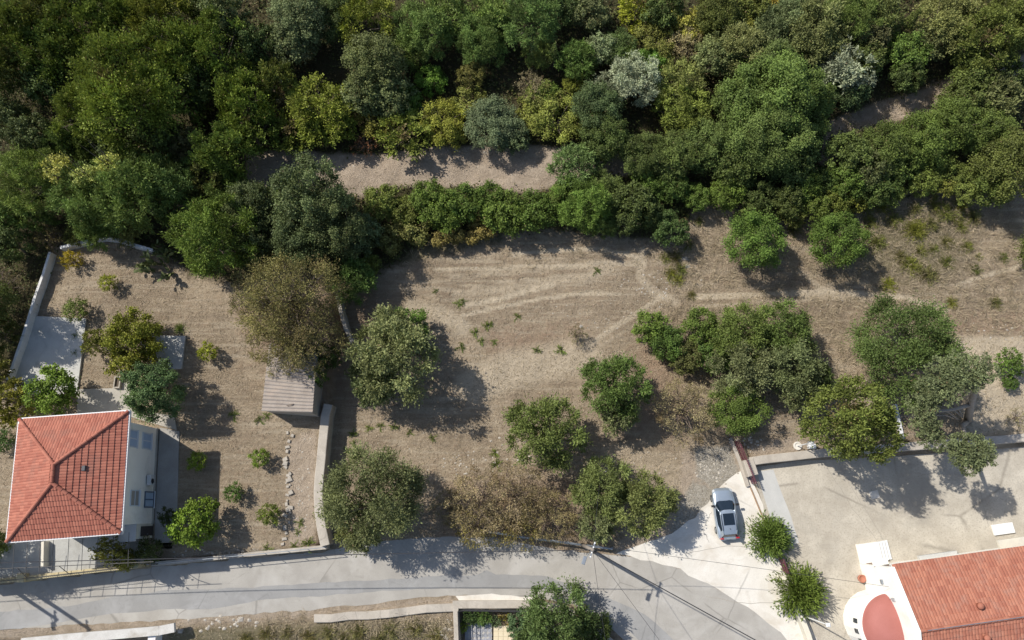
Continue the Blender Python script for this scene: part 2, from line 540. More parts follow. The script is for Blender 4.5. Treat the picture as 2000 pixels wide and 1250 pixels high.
road_px = [(-120, 1150), (0, 1137), (270, 1112), (450, 1092), (630, 1077), (700, 1062), (850, 1048), (960, 1049), (1100, 1075), (1190, 1082), (1270, 1092),
           (1330, 1110), (1400, 1150), (1445, 1172), (1490, 1205), (1545, 1250), (1640, 1330), (1300, 1345), (1235, 1262), (1175, 1210), (1120, 1180), (1040, 1166),
           (890, 1163), (800, 1170), (640, 1188), (480, 1200), (330, 1211), (180, 1219), (0, 1229), (-120, 1240)]
road_o = sheet("road", GP(road_px, z=0), .008, ASPHALT, jit=.10, seed=3)
patch_px = [(-120, 1200), (0, 1195), (150, 1182), (230, 1165), (330, 1152), (480, 1148), (640, 1138), (780, 1130), (870, 1124), (935, 1123), (950, 1114), (970, 1122), (1070, 1125),
            (1110, 1141), (1180, 1165), (1260, 1200), (1330, 1262), (1260, 1262), (1190, 1200), (1120, 1160), (1040, 1148), (900, 1148), (780, 1152), (640, 1163), (520, 1170), (410, 1190),
            (330, 1190), (200, 1200), (120, 1215), (40, 1228), (-120, 1238)]
sheet("asphalt_repair_strip", GP(patch_px, z=0), .012, PATCH, jit=.06, seed=5)
apron_px = [(1205, 1085), (1250, 1060), (1300, 1050), (1345, 1020), (1385, 985), (1400, 960), (1435, 925), (1452, 915), (1475, 950), (1500, 1020), (1530, 1110),
            (1565, 1190), (1600, 1262), (1560, 1262), (1540, 1248), (1490, 1206), (1445, 1173), (1400, 1151), (1330, 1111), (1270, 1093)]
sheet("concrete_apron", GP(apron_px, z=0), .012, CONC, jit=.17, seed=8)
park_px = [(1462, 915), (1600, 893), (1760, 872), (1880, 868), (2060, 866), (2060, 1330), (1640, 1330), (1590, 1262), (1565, 1190), (1530, 1110), (1500, 1020), (1478, 950)]
sheet("car_park", GP(park_px, z=0), .008, GRAVEL, jit=.03, seed=9)
strip_px = [(1478, 921), (1510, 917), (1522, 950), (1545, 1010), (1560, 1060), (1530, 1070), (1505, 1015)]
sheet("concrete_strip", GP(strip_px, z=0), .013, GREYC, jit=.02, seed=10)
verge = sheet("pale_verge", GP([(890, 1164), (960, 1160), (1040, 1167), (1040, 1180), (900, 1177)], z=0), .014, CONC, jit=.05, seed=11)

# joints cut in the car park concrete
JOINT = surf("joint_dirt", (.30, .275, .235), (.36, .33, .285))
def strip_line(name, pts, w, z, mat, label=None, cat=None):
    mb = MB()
    for a, b in zip(pts[:-1], pts[1:]):
        d = (b - a); d.z = 0; nrm = Vector((-d.y, d.x, 0)).normalized() * w * .5
        mb.add([(*(a - nrm).xy, z), (*(b - nrm).xy, z), (*(b + nrm).xy, z), (*(a + nrm).xy, z)], [(0, 1, 2, 3)])
    return mb.build(name, mat)
jr = random.Random(4)
for i, ln in enumerate([[(1617, 915), (1665, 993), (1708, 1050), (1725, 1078)], [(1650, 932), (1700, 1010), (1735, 1072)], [(1845, 870), (1905, 925), (1915, 965), (1930, 1025)],
                        [(1340, 1080), (1420, 1065), (1500, 1075)], [(1380, 1165), (1450, 1178), (1550, 1176)], [(1390, 1000), (1372, 1035), (1385, 1060)]]):
    pts = GP(ln, z=0); fine = []
    for a, b in zip(pts[:-1], pts[1:]):
        for k in range(6):
            p = a.lerp(b, k / 6); fine.append(p + Vector((jr.uniform(-.06, .06), jr.uniform(-.06, .06), 0)))
    o = strip_line("ground_crack", fine + [pts[-1]], .035, .0175, JOINT)
    prop(o, kind="structure")

# ------------------------------------------------------------------ walls along lines
def wall(name, label, cat, pts, height, thick, mat, base=None, coping=None, parent=None, group=None, jit=0.0, seed=2):
    """masonry wall following the ground; pts are world points on its centre line"""
    rg = random.Random(seed)
    P = []
    for a, b in zip(pts[:-1], pts[1:]):
        k = max(1, int((b - a).length / 1.2))
        P += [a.lerp(b, i / k) for i in range(k)]
    P.append(pts[-1])
    mb = MB(); n = len(P)
    for i, p in enumerate(P):
        d = P[min(i + 1, n - 1)] - P[max(i - 1, 0)]; d.z = 0; d.normalize()
        nr = Vector((-d.y, d.x, 0)) * thick * .5
        j = Vector((rg.uniform(-jit, jit), rg.uniform(-jit, jit), 0))
        a, b = p + nr + j, p - nr + j
        zb = min(float(terr(a.x, a.y)), float(terr(b.x, b.y)), float(terr(p.x, p.y))) - .25
        zt = p.z + rg.uniform(-jit, jit)
        bv = .03
        mb.v += [(a.x, a.y, zb), (a.x, a.y, zt - bv), tuple(a.lerp(b, .06).xy) + (zt,), tuple(a.lerp(b, .94).xy) + (zt,), (b.x, b.y, zt - bv), (b.x, b.y, zb)]
    for i in range(n - 1):
        for k in range(5):
            mb.f.append((i * 6 + k, i * 6 + k + 1, i * 6 + 6 + k + 1, i * 6 + 6 + k))
    mb.f = [f[::-1] for f in mb.f]
    mb.f.append((0, 1, 2, 3, 4, 5)); e = (n - 1) * 6
    mb.f.append((e + 5, e + 4, e + 3, e + 2, e + 1, e))
    o = mb.build(name, mat, parent)
    if label: prop(o, label, cat, group)
    return o

def top_pts(lst, h):
    """centre line of a wall whose top is seen at these photo positions, top h above the ground of its higher side"""
    return [G(a, b, h) for a, b in lst]

WCONC = surf("weathered_concrete", (.40, .36, .305), (.48, .435, .37), (.30, .265, .22), 1.1, 18, .92, .35, stain=(.31, .275, .23), stain_scale=.6, crack=(.5, .6))
WHITEW = surf("whitewash", (.66, .66, .65), (.74, .74, .73), (.50, .49, .47), 1.5, 12, .9, .3, stain=(.48, .45, .41), stain_scale=.7)
CREAMW = surf("cream_render", (.62, .575, .47), (.68, .635, .53), (.56, .52, .42), .8, 18, .9, .12, stain=(.55, .52, .45), stain_scale=.4)
YELLOWC = surf("ochre_coping", (.46, .38, .22), (.54, .46, .28), (.30, .25, .16), 1.5, 12, .9, .3)
STONE = surf("limestone", (.36, .325, .275), (.46, .42, .36), (.25, .22, .18), 2.0, 14, .95, .5)
MAROON = plain("maroon_paint", (.15, .042, .06), .55)
BLACKM = plain("black_iron", (.03, .03, .032), .5)
GALV = plain("galvanised_steel", (.34, .37, .40), .45, .6)
CABLE = plain("cable_rubber", (.035, .035, .04), .7)
WHITEP = plain("white_paint", (.78, .78, .76), .5)

ZW = 1.7
wp = [G(a, b, z=ZW) for a, b in [(634, 1066), (623, 1000), (621, 960), (626, 900), (630, 860), (636, 810), (641, 790)]]
wall("boundary_wall", "long pale concrete wall with broad flat top between house garden and mown field", "wall", wp, 0, .75, WCONC, jit=.03)
hp = [Vector((-15.4, 10.5, 2.1)), Vector((-15.2, 14, 2.2)), Vector((-14.9, 17.5, 2.3))]
wp = [G(a, b, z=2.3) for a, b in [(655, 560), (664, 600), (675, 640), (688, 668)]]
wall("leaning_wall_panel", "grey broken wall slab at right edge of brown tree beside the shed", "wall", wp, 0, .35, WCONC, jit=.04, seed=7)
# garden retaining wall along the road
gp = []
for px in (296, 380, 470, 560, 636):
    x = G(px, 1100, z=1.15).x
    gp.append(Vector((x, float(garden_edge_y(x)), 1.2)))
wall("retaining_wall", "low concrete retaining wall with pipe railing between garden and road", "wall", gp, 0, .34, WCONC, jit=.015, seed=9)
rail = empty("pipe_railing", gp[2].copy()); prop(rail, "thin metal pipe railing standing on garden wall above the road", "railing")
mb = MB(); mb.tube([p + Vector((0, 0, .75)) - gp[2] for p in gp], .03, 6); mb.build("rail", GALV, rail)
for i in range(9):
    t = i / 8 * (len(gp) - 1); k = min(int(t), len(gp) - 2); p = gp[k].lerp(gp[k + 1], t - k) - gp[2]
    MB().tube([p + Vector((0, 0, -.02)), p + Vector((0, 0, .76))], .028, 6).build("post", GALV, rail)

# whitewashed wall at the left
wp = [G(a, b, .85) for a, b in [(97, 492), (84, 535), (66, 585), (54, 625), (36, 680), (14, 742)]]
wall("white_wall", "whitewashed garden wall running diagonally beside concrete slab at left edge", "wall", wp, 0, .24, WHITEW, jit=.02, seed=12)
wp = [G(a, b, .7) for a, b in [(118, 484), (160, 472), (200, 463), (232, 467), (262, 478), (300, 488)]]
wall("fallen_white_wall", "low crumbling white wall at back of the garden under forest edge", "wall", wp, 0, .3, WHITEW, jit=.06, seed=13)

# wall north of the car park
wp = []
for px in (1462, 1520, 1580, 1640, 1700, 1770, 1850, 1930, 2030):
    x = G(px, 880, z=.9).x
    wp.append(Vector((x, float(carpark_edge_y(x)) + .1, .95)))
wall("car_park_wall", "broad concrete wall along far edge of gravelly car park", "wall", wp, 0, .7, WCONC, jit=.02, seed=15)
pe = G(1467, 913, z=1.0)
mb = MB(); mb.bbox(-.45, .45, -.7, .7, 0, 1.0, .05)
o = mb.build("gate_pier", WCONC, None, (pe.x, pe.y, 0)); o.rotation_euler = (0, 0, R(14))
prop(o, "pale concrete pier at corner of car park wall beside maroon gate", "pier")

# maroon sliding gate and its kerb
def picket(name, label, a, b, h, mat, n, z0):
    rt = empty(name, (a.x, a.y, z0)); prop(rt, label, "fence")
    d = b - a; d.z = 0; L_ = d.length; rz = math.atan2(d.y, d.x); rt.rotation_euler = (0, 0, rz)
    for z in (.12, h * .55, h - .05):
        MB().box(0, L_, -.02, .02, z - .03, z + .03).build("rail", mat, rt)
    pk = MB().box(-.02, .02, -.022, .022, .02, h + .05).mesh("picket")
    for i in range(n + 1):
        link("picket", pk, mat, rt, (L_ * i / n, .043, 0))
    return rt
picket("maroon_gate", "long maroon metal sliding gate ending beside pale concrete pier", G(1436, 862, z=.3), G(1467, 945, z=.02), 1.25, MAROON, 26, .12)
picket("maroon_fence", "short maroon metal fence panel between the two feathery green trees", G(1522, 1092, z=.2), G(1531, 1118, z=.2), 1.1, MAROON, 9, .1)
wp = [G(a, b, z=.25) for a, b in [(1427, 855), (1445, 900), (1462, 950)]]
wall("gate_kerb", "narrow pale kerb wall under the maroon gate beside rocky ground", "kerb", wp, 0, .3, WCONC, jit=.02, seed=16)
wp = [G(a, b, z=.12) for a, b in [(1466, 952), (1488, 1005), (1505, 1050), (1520, 1090)]]
wall("rusty_threshold", "thin rusty gate track in the ground between apron and car park", "track", wp, 0, .09, surf("rust", (.30, .19, .11), (.38, .26, .17)), seed=17)
wp = [G(a, b, z=.9) for a, b in [(1531, 1125), (1545, 1160), (1562, 1195), (1580, 1240), (1590, 1275)]]
wall("apron_wall", "pale wall running from feathery trees to bottom edge beside concrete apron", "wall", wp, 0, .4, CREAMW, jit=.01, seed=18)
wp = [G(a, b, .3) for a, b in [(1748, 790), (1757, 830), (1763, 858)]]
wall("white_edging", "short crumbling whitewashed edging wall right of bushy yellow-green tree above car park", "wall", wp, 0, .3, WHITEW, jit=.06, seed=20)

# broken kerb walls on the near side of the road
wp = [G(a, b, z=.28) for a, b in [(615, 1209), (680, 1203), (760, 1196), (830, 1190), (886, 1184)]]
wall("broken_wall", "low cracked pale wall along dry bank below the road", "wall", wp, 0, .62, WCONC, jit=.11, seed=21)

# bottom left white parapet with pillar
pb = empty("white_parapet", G(200, 1245, z=.9)); prop(pb, "white concrete parapet with square pillar at bottom left edge of road", "parapet")
o0 = pb.location
pts = [G(a, b, z=1.3) - o0 for a, b in [(40, 1256), (130, 1247), (230, 1239), (310, 1232), (340, 1226)]]
mb = MB()
for a, b in zip(pts[:-1], pts[1:]):
    d = (b - a).normalized(); n_ = Vector((-d.y, d.x, 0)) * .34
    mb.add([a - n_, b - n_, b + n_, a + n_, a - n_ - Vector((0, 0, .3)), b - n_ - Vector((0, 0, .3)), b + n_ - Vector((0, 0, .3)), a + n_ - Vector((0, 0, .3))],
           [(0, 1, 2, 3), (7, 6, 5, 4), (0, 4, 5, 1), (1, 5, 6, 2), (2, 6, 7, 3), (3, 7, 4, 0)])
mb.build("coping", surf("grey_white_render", (.50, .485, .45), (.58, .565, .53), (.42, .40, .36), 1.2, 14, .9, .3, stain=(.40, .37, .32), stain_scale=.7), pb)
mb = MB(); q = G(300, 1242, z=.7) - o0; mb.box(q.x - .3, q.x + .3, q.y - .55, q.y + .1, -2.2, .08); mb.build("pillar", WHITEW, pb)
# ------------------------------------------------------------------ red-roofed house
def tile_material(name, a, b, c):
    m = bpy.data.materials.new(name); MATS[name] = m
    nt, N, L, bs = nodes(m)
    oi = N.new("ShaderNodeObjectInfo")
    g = N.new("ShaderNodeNewGeometry")
    rnd = math_n(nt, 'FRACT', math_n(nt, 'ADD', oi.outputs["Random"], g.outputs["Random Per Island"]), 0.0)
    co = coords(nt)
    col = mix(nt, a, b, rnd)
    col = mix(nt, col, c, ramp(nt, noise(nt, 1.2, 5, .65, co), .5, .75))
    col = mix(nt, col, (.10, .055, .04), math_n(nt, 'MULTIPLY', ramp(nt, noise(nt, 14, 3, .7, co), .58, .8), .6))
    L.new(col, bs.inputs["Base Color"])
    bs.inputs["Roughness"].default_value = .8
    bs.inputs["Specular IOR Level"].default_value = .25
    return m
TILE = tile_material("terracotta_tile", (.305, .105, .072), (.415, .16, .108), (.29, .13, .095))
TILE2 = tile_material("church_tile", (.315, .118, .078), (.42, .178, .115), (.36, .185, .135))

def tile_verts(w, l, h, lip):
    """one curved roof tile: u across, v up the slope (0 = lower end), n out of the roof"""
    pts, fs = [], []
    prof = [(-.5, 0), (-.3, .75), (0, 1), (.3, .75), (.5, 0)]
    for v, raise_ in ((0, lip), (l * 1.06, .004)):
        for (u, k) in prof: pts.append((u * w * 1.02, v, raise_ + k * h))
    for (u, k) in prof[::4]: pts.append((u * w * 1.02, 0, 0))
    n = 5
    for i in range(4): fs.append((i, i + 1, n + i + 1, n + i))
    fs.append((10, 11, 4, 3, 2, 1, 0))
    return pts, fs

def slope_tiles(o, e, up, nrm, L, W0, W1, S, w, l, h=.035, lip=.05, jit=0.0, rg=None):
    """places of tiles on a slope: eave origin o, eave direction e, up-slope direction up; the usable width at height s runs W0(s)..W1(s)"""
    out = []
    rows = int(S / l)
    for r in range(rows):
        s = r * l
        a, b = W0(s + l * .5), W1(s + l * .5)
        n0, n1 = math.ceil(a / w), math.floor(b / w)
        for k in range(n0, n1 + 1):
            u = k * w
            if u - w * .2 < a or u + w * .2 > b: continue
            out.append((o + e * u + up * s, r))
    return out

def frame_mat(e, up, nrm):
    return Matrix((e, up, nrm)).transposed()

def ridge_tiles(parent, a, b, mat, r=.13, step=.42):
    d = b - a; n = max(1, int(d.length / step)); dn = d.normalized()
    side = dn.cross(Vector((0, 0, 1))).normalized(); upv = side.cross(dn).normalized()
    mb = MB(); L_ = d.length / n
    for v, rr in ((0, r * 1.15), (L_ * 1.08, r * .92)):
        for k in range(7):
            t = math.pi * k / 6
            mb.v.append((math.cos(t) * rr, v, math.sin(t) * rr))
    for k in range(6): mb.f.append((k, 7 + k, 8 + k, k + 1))
    mb.f.append(tuple(range(7)))
    me_ = mb.mesh("ridge_tile")
    M = Matrix((side, dn, upv)).transposed()
    for i in range(n):
        o = link("ridge_tile", me_, mat, parent, a + dn * L_ * i)
        o.rotation_euler = M.to_euler()

HZ = 7.05
hc = [G(a, b, z=HZ) for a, b in [(36, 819), (249, 804), (239, 1040), (17, 1058)]]  # NW NE SE SW eave corners
cen = sum(hc, Vector()) / 4
e1 = ((hc[1] - hc[0]) + (hc[2] - hc[3])).normalized(); hrot = math.atan2(e1.y, e1.x)
hw = ((hc[1] - hc[0]).length + (hc[2] - hc[3]).length) / 4
hd = ((hc[0] - hc[3]).length + (hc[1] - hc[2]).length) / 4
GZ = .9
house = empty("red_roofed_house", (cen.x, cen.y, GZ), hrot)
prop(house, "two-storey cream house with red hipped tile roof at lower left", "house")
EZ = HZ - GZ           # eave height above the garden
RZ = EZ + 1.95
rl = .65               # half ridge length
iw = .62               # roof overhang
wx, wy = hw - iw, hd - iw
# walls with window openings on the east side
mb = MB()
mb.box(-wx, wx, -wy, wy, -.3, EZ - .12)
mb.build("wall", surf("house_render", (.84, .80, .71), (.88, .84, .76), (.78, .74, .65), .8, 18, .9, .12, stain=(.70, .665, .58), stain_scale=.4), house)
base = MB().box(-wx - .03, wx + .03, -wy - .03, wy + .03, -.3, .35).build("plinth", surf("grey_render", (.42, .40, .36), (.48, .46, .41)), house)
def hl(px, py):        # a point of the east wall in house coordinates, found by its photo position
    X0 = (house.matrix_basis @ Vector((wx, 0, 0))).x
    p = house.matrix_basis.inverted() @ PX(px, py, X0)
    return p.y, p.z
BLUE = plain("pale_blue_shutter", (.40, .50, .62), .5)
GLASS = plain("window_glass", (.03, .04, .05), .08, 0, 0, .6)
FRAMEW = plain("window_frame_paint", (.62, .66, .70), .5)
for (px, py, w, h, kind_) in [(263, 856, 1.25, 1.3, 's'), (291, 861, 1.2, 1.3, 's'), (287, 976, 1.15, 1.35, 'w'), (259, 973, 1.1, 1.2, 'v')]:
    y, z = hl(px, py)
    win = empty("window", (wx, y, z)); win.parent = house
    x0, x1 = .0, .07
    fr = MB()
    for (a, b, c, d) in [(-w / 2 - .07, -w / 2, -h / 2 - .07, h / 2 + .07), (w / 2, w / 2 + .07, -h / 2 - .07, h / 2 + .07),
                         (-w / 2, w / 2, -h / 2 - .07, -h / 2), (-w / 2, w / 2, h / 2, h / 2 + .07)]:
        fr.box(x0, x1, a, b, c, d)
    if kind_ != 'v': fr.box(x0, x1 + .01, -.035, .035, -h / 2, h / 2)
    else: fr.box(x0, x1, -w / 2, w / 2, -.03, .03)
    fr.build("frame", FRAMEW if kind_ != 'w' else plain("dark_frame", (.07, .11, .17), .5), win)
    for s in (-1, 1):
        if kind_ == 's':
            sh = MB()
            yc = s * w * .25
            sh.box(.004, .05, yc - w * .23, yc + w * .23, -h / 2 + .01, h / 2 - .01)
            for k in range(9):
                zz = -h / 2 + .08 + k * (h - .16) / 8
                sh.box(.05, .066, yc - w * .19, yc + w * .19, zz - .03, zz + .03)
            sh.build("shutter", BLUE, win)
        elif kind_ == 'w':
            yc = s * w * .25
            MB().box(.004, .03, yc - w * .22, yc + w * .22, -h / 2 + .02, h / 2 - .02).build("pane", plain("sky_pane", (.42, .53, .66), .25), win)
        else:
            MB().box(.004, .03, -w / 2 + .01, w / 2 - .01, (.03 if s > 0 else -h / 2 + .02), (h / 2 - .02 if s > 0 else -.03)).build("pane", plain("brown_pane", (.33, .31, .28), .4), win)
    MB().box(0, .14, -w / 2 - .12, w / 2 + .12, -h / 2 - .13, -h / 2 - .075).build("sill", WHITEP, win)
# air conditioner
y, z = hl(287, 938)
ac = empty("air_conditioner", (wx, y, z)); ac.parent = house
MB().bbox(.08, .42, -.42, .42, -.3, .3, .03).build("casing", plain("ac_white", (.62, .62, .60), .5), ac)
MB().lathe([(.0, 0), (.21, 0), (.22, .02), (.18, .03)], seg=14).build("fan_grille", BLACKM, ac).rotation_euler = (0, R(90), 0)
ac.children[-1].location = (.425, -.1, 0)
for s_ in (-.33, .33): MB().box(.0, .40, s_ - .03, s_ + .03, -.36, -.305).build("bracket", GALV, ac)
# lower storey door on the south-east corner and porch room
por = empty("porch", (0, 0, 0)); por.parent = house
MB().box(wx - 1.5, wx - .05, -wy - 1.15, -wy - .001, -.3, 2.75).build("porch_wall", CREAMW, por)
MB().bbox(wx - 1.62, wx + .05, -wy - 1.3, -wy - .002, 2.75, 2.9, .03).build("porch_roof", GREYC, por)
dr_ = MB().box(wx - .049, wx - .01, -wy - .95, -wy - .2, -.1, 1.95).build("door", plain("dark_door", (.06, .05, .045), .5), por)
MB().box(wx - .009, wx + .03, -wy - .85, -wy - .78, .85, .97).build("door_handle", GALV, dr_)
# roof body
E3 = Vector
eo = [Vector((-hw, hd, EZ)), Vector((hw, hd, EZ)), Vector((hw, -hd, EZ)), Vector((-hw, -hd, EZ))]
rN, rS = Vector((0, rl, RZ)), Vector((0, -rl, RZ))
roof = MB()
lowz = Vector((0, 0, -.16))
roof.add([*eo, rN, rS, *[p + lowz for p in eo]], [(0, 4, 1)[::-1], (1, 4, 5, 2)[::-1], (2, 5, 3)[::-1], (3, 5, 4, 0)[::-1], (6, 7, 8, 9),
          (0, 1, 7, 6), (1, 2, 8, 7), (2, 3, 9, 8), (3, 0, 6, 9)])
roof_o = roof.build("roof", TILE, house)
# gutter and white fascia
fa = MB()
for i in range(4):
    a, b = eo[i] * 1.0, eo[(i + 1) % 4] * 1.0
    d = (b - a).normalized(); out = Vector((d.y, -d.x, 0)) * (-1)
    out = -out if out.dot((a + b) * .5) < 0 else out
    a, b = a + out * .045 - d * .05, b + out * .045 + d * .05
    fa.add([a - out * .04 + Vector((0, 0, .03)), b - out * .04 + Vector((0, 0, .03)), b + out * .07 + Vector((0, 0, .03)), a + out * .07 + Vector((0, 0, .03)),
            a - out * .04 - Vector((0, 0, .2)), b - out * .04 - Vector((0, 0, .2)), b + out * .07 - Vector((0, 0, .2)), a + out * .07 - Vector((0, 0, .2))],
           [(0, 1, 2, 3), (7, 6, 5, 4), (0, 4, 5, 1), (1, 5, 6, 2), (2, 6, 7, 3), (3, 7, 4, 0)])
fa.build("gutter", plain("gutter_white", (.70, .70, .70), .5), roof_o)
TW, TL = .215, .42
tv, tf = tile_verts(TW, TL, .035, .055)
tile_me = bpy.data.meshes.new("tile"); tile_me.from_pydata(tv, [], tf); tile_me.update()
single, budget = [], 300
stuffmb = MB()
slopes = []
for (a, b, r0, r1, nm) in [(eo[3], eo[2], rS, rS, 'S'), (eo[2], eo[1], rS, rN, 'E'), (eo[1], eo[0], rN, rN, 'N'), (eo[0], eo[3], rN, rS, 'W')]:
    e = (b - a).normalized(); Lh = (b - a).length
    inward = Vector((-e.y, e.x, 0))
    run = abs((r0 - a).dot(inward)); rise = RZ - EZ
    up = (inward * run + Vector((0, 0, rise))); S = up.length; up.normalize()
    nrm = e.cross(up)
    u0, u1 = (r0 - a).dot(e), (r1 - a).dot(e)
    if u0 > u1: u0, u1 = u1, u0
    places = slope_tiles(a, e, up, nrm, Lh, lambda s, u0=u0, S=S: u0 * s / S, lambda s, u1=u1, Lh=Lh, S=S: Lh + (u1 - Lh) * s / S, S, TW, TL)
    M = frame_mat(e, up, nrm)
    eul = M.to_euler()
    for (p, r) in places:
        if nm in 'SE' and budget > 0:
            budget -= 1
            o = link("tile", tile_me, TILE, roof_o, p); o.rotation_euler = eul
        else:
            stuffmb.add([p + M @ Vector(q) for q in tv], tf)
o = stuffmb.build("tiles", TILE, roof_o); o["kind"] = "stuff"
for k in range(4):
    r_ = rN if k < 2 else rS
    ridge_tiles(roof_o, eo[k] + Vector((0, 0, .06)), r_ + Vector((0, 0, .06)), TILE)
ridge_tiles(roof_o, rS + Vector((0, 0, .09)), rN + Vector((0, 0, .09)), TILE)
MB().bbox(-.14, .14, -.2, .2, -.05, .16, .03).build("roof_vent", plain("dark_vent", (.05, .05, .06), .6), roof_o, Vector((hw * .42, .3, EZ + 1.95 * .58)))

# ---- terrace in front of the house
TERR = surf("terrace_concrete", (.37, .365, .34), (.43, .425, .39), (.30, .29, .27), .9, 22, .9, .2, stain=(.31, .30, .27), stain_scale=.6)
TZ = 1.8
tp = [G(a, b, z=TZ) for a, b in [(-60, 1065), (270, 1038), (275, 1098), (-60, 1135)]]
for p in tp[2:]: p.y = float(garden_edge_y(p.x)) + .1
ter = MB().prism([(p.x, p.y) for p in tp], .3, TZ).build("terrace", TERR); prop(ter, kind="structure")
wp = []
for px in (-60, 60, 160, 268):
    x = G(px, 1120, z=2.1).x; wp.append(Vector((x, float(garden_edge_y(x)), 2.1)))
wall("terrace_wall", "yellowish terrace wall between house and road at lower left", "wall", wp, 0, .36, YELLOWC, jit=.01, seed=30)
o = MB().bbox(-.32, .32, -.32, .32, 0, 2.4, .04).build("terrace_pillar", YELLOWC, None, (wp[1].x - .6, wp[1].y, 0)); prop(o, "square yellowish pillar on terrace wall beside road", "pillar")
a, b = G(83, 1058, z=2.5), G(82, 1108, z=2.5)
wall("terrace_divider", "narrow cream divider wall across house terrace", "wall", [a, b], 0, .24, CREAMW, seed=31)
# pergola of thin pipes
PIPE = plain("dark_pipe", (.10, .095, .09), .6, .3)
pg = empty("pipe_pergola", (wp[1].x, wp[1].y, 2.0)); prop(pg, "thin dark metal pipe pergola frame over house terrace", "pergola")
o0 = pg.location; PZ = 4.6
def gp_(px, py, z): return G(px, py, z=z) - o0
ra, rb = gp_(-70, 1114, PZ), gp_(300, 1097, PZ)
MB().tube([ra, rb], .028).build("beam", PIPE, pg)
ro, rp = gp_(-70, 1136, PZ), gp_(300, 1105, PZ)
for px0, px1 in [(-30, -34), (28, 24), (54, 50), (79, 76), (105, 101), (135, 131), (162, 159), (192, 188), (222, 219), (252, 250)]:
    a = gp_(px0, 1056 - px0 * .065, PZ + .25); b = gp_(px1, 1128 - px1 * .085, PZ)
    MB().tube([a, b], .022).build("rafter", PIPE, pg)
xs_p = [ra.x + (rb.x - ra.x) * t for t in (.05, .28, .5, .72, .94)]
for x in xs_p:
    yy = float(garden_edge_y(x + o0.x)) - o0.y
    t = (x - ra.x) / (rb.x - ra.x); top = ra.lerp(rb, t)
    MB().tube([(x, yy, .05), (x, yy, 1.2), tuple(top)], .03).build("post", PIPE, pg)
# balustrade on the terrace wall
bl = empty("terrace_railing", (wp[1].x, wp[1].y, 2.1)); prop(bl, "low dark balustrade on terrace wall in front of the house", "railing")
p0, p1 = wp[0] - wp[1], wp[3] - wp[1]
ysl = lambda x: float(garden_edge_y(x + wp[1].x)) - wp[1].y
X0, X1 = p0.x + .5, p1.x - .3
for z in (.12, .7):
    MB().tube([(X0 + (X1 - X0) * i / 12, ysl(X0 + (X1 - X0) * i / 12), z) for i in range(13)], .022).build("rail", PIPE, bl)
bal = MB().tube([(0, 0, -.02), (0, 0, .7)], .014, 4).mesh("baluster")
for i in range(76):
    x = X0 + (X1 - X0) * i / 75
    link("baluster", bal, PIPE, bl, (x, ysl(x), 0))

# ---- garden slab, paths, steps
SLAB = surf("slab_concrete", (.44, .43, .40), (.52, .51, .475), (.37, .36, .33), .9, 20, .92, .2, stain=(.36, .35, .32), stain_scale=.5)
tp = [G(a, b, .18) for a, b in [(66, 617), (168, 622), (155, 728), (150, 770), (30, 770), (24, 745)]]
zs = max(p.z for p in tp); zl = min(p.z for p in tp)
mb = MB()
n = len(tp)
mb.add([tuple(p) for p in tp] + [(p.x, p.y, p.z - .8) for p in tp], [tuple(range(n))[::-1], tuple(range(n, 2 * n))] + [(i, (i + 1) % n, n + (i + 1) % n, n + i) for i in range(n)])
o = mb.build("garden_slab", SLAB); prop(o, kind="structure")
def gsheet(name, lst, dz, mat, t=.5):
    tp = [G(a, b, dz) for a, b in lst]; n = len(tp)
    mb = MB(); mb.add([tuple(p) for p in tp] + [(p.x, p.y, p.z - t) for p in tp],
                      [tuple(range(n))[::-1], tuple(range(n, 2 * n))] + [(i, (i + 1) % n, n + (i + 1) % n, n + i) for i in range(n)])
    o = mb.build(name, mat); prop(o, kind="structure"); return o
gsheet("garden_path", [(150, 760), (230, 758), (245, 735), (262, 738), (258, 800), (340, 812), (345, 840), (258, 815), (150, 815)], .1, surf("path_concrete", (.36, .335, .29), (.43, .40, .345), (.29, .265, .225), 1, 20))
gsheet("house_path", [(312, 835), (350, 842), (345, 1030), (330, 1060), (302, 1060), (302, 1020)], .06, surf("path_grey", (.33, .31, .28), (.39, .37, .335), (.27, .25, .22), 1, 20))
for k in range(3):
    p = G(322, 1066 + k * 12, z=.9 - k * .2)
    o = MB().bbox(-.65, .65, -.26, .26, -.6, 0, .03).build("garden_step", GREYC, None, p); prop(o, ["upper", "middle", "lowest"][k] + " concrete step from house path down to road", "step", "steps beside the house")
# pavilion slab edges beneath the vine
gsheet("arbour_slab", [(268, 655), (362, 656), (354, 720), (300, 722)], .22, SLAB)
# planter trough
pl = empty("planter_trough", G(233, 748, .02)); prop(pl, "small rectangular stone trough beside garden path", "trough")
mb = MB(); mb.box(-.28, .28, -.5, -.4, 0, .4).box(-.28, .28, .4, .5, 0, .4).box(-.28, -.19, -.398, .398, 0, .398).box(.19, .28, -.398, .398, 0, .398)
mb.build("rim", STONE, pl); MB().box(-.188, .188, -.397, .397, .02, .25).build("soil", surf("soil", (.08, .06, .045), (.11, .085, .06)), pl)

